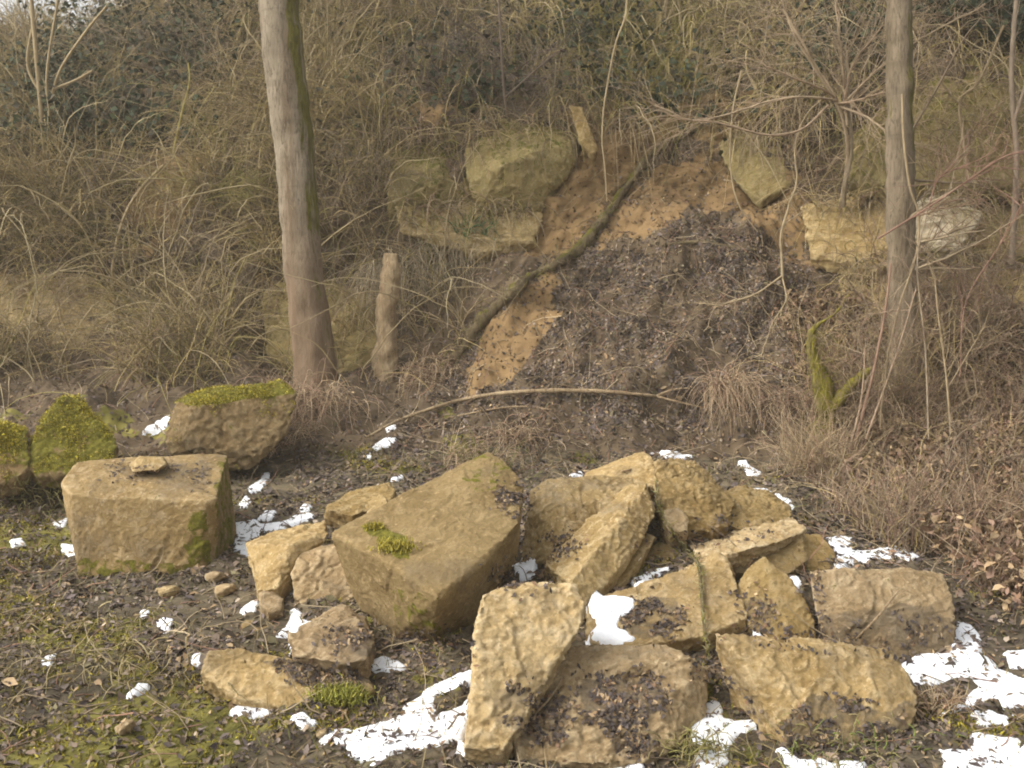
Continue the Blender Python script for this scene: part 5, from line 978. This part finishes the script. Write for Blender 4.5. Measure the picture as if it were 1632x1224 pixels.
bush('drooping olive bush above the soft sandstone outcrop', 1200, 80, 18, (.6, 1.2), STRAW + OLIVE, up=.3, droop=.2)
bush('tangled grey bush at the top right behind the right tree', 1530, 60, 18, (.6, 1.3), GREY + RED, up=.7)
bush('leafless bush in the right bank below the lowest outcrop', 1560, 560, 14, (.4, .9), RED + GREY)
bush('leafless reddish bush at the right edge of the bank', 1620, 700, 14, (.4, .9), RED)
bush('small twiggy bush between the leaning tree and the lower root', 560, 570, 12, (.4, .8), STRAW + GREY)
bush('small twiggy bush on the slope behind the square boulder', 220, 600, 12, (.4, .8), STRAW + RED)
bush('small twiggy bush on the slope near the pale ledge at the left', 90, 590, 12, (.4, .8), STRAW + GREY)

DKB = [(.17, .13, .095), (.22, .17, .12), (.28, .22, .15)]
bush('dark branching bush in the upper left just under the patch of sky', 150, 120, 12, (0.7, 1.5), DKB, up=0.8, r=.0075)
bush('dark branching bush left of the leaning tree near the top', 320, 150, 12, (0.7, 1.4), DKB, up=0.8, r=.0075)
bush('brown branching bush left of the leaning tree at mid height', 290, 420, 12, (0.6, 1.3), DKB, up=0.8, r=.0075)
bush('brown branching bush right beside the leaning trunk at mid height', 540, 350, 12, (0.6, 1.2), DKB, up=0.7, r=.0075)
bush('dark branching bush at the very top between the leaning tree and the centre', 660, 30, 12, (0.7, 1.3), DKB + GREY, up=0.6, r=.0075)
bush('brown branching bush behind the far left mossy boulders', 40, 560, 10, (0.5, 1), DKB, up=0.8, r=.0075)
bush('reddish tangled bush on the right bank below the whitish rock', 1500, 540, 16, (0.5, 1.1), RED + DKB, up=0.9, r=.0075)
bush('reddish tangled bush at the right edge beside the lowest outcrop', 1610, 560, 16, (0.5, 1.1), RED + DKB, up=0.9, r=.0075)
bush('grey tangled bush in front of the wide mossy upper outcrop', 1580, 250, 14, (0.5, 1.2), GREY + DKB, up=0.8, r=.0075)
bush('reddish low bush in the brown leaves of the lower right bank', 1530, 780, 14, (0.3, 0.8), RED + DKB, up=0.9, r=.0075)
bush('tangle of twigs and thin vines wrapped around the foot of the right tree', 1440, 690, 26, (.5, 1.3), RED + GREY + STRAW, fan=.3, up=1.1, droop=.02, r=.005)
bush('straggly twigs between the mossy stump and the right tree', 1365, 690, 16, (.4, 1.0), RED + GREY, fan=.45, up=1., r=.0045)
# ------------------------------------------------------------------ thin warm volume added to lift the blacks like a lens veil
bm = bmesh.new(); bmesh.ops.create_cube(bm, size=1.0)
for v in bm.verts: v.co = Vector((v.co.x * 90, v.co.y * 170 + 20, v.co.z * 18 + 7.5))
hm = bpy.data.meshes.new('added_haze'); bm.to_mesh(hm); bm.free()
hz = bpy.data.materials.new('veil_volume'); hz.use_nodes = True; t = hz.node_tree; t.nodes.clear()
pv = t.nodes.new('ShaderNodeVolumePrincipled'); pv.inputs['Color'].default_value = (.97, .90, .74, 1); pv.inputs['Density'].default_value = .0045; pv.inputs['Anisotropy'].default_value = .2
ou = t.nodes.new('ShaderNodeOutputMaterial'); t.links.new(pv.outputs[0], ou.inputs['Volume'])
tag(link('added_haze', hm, hz), kind='stuff')
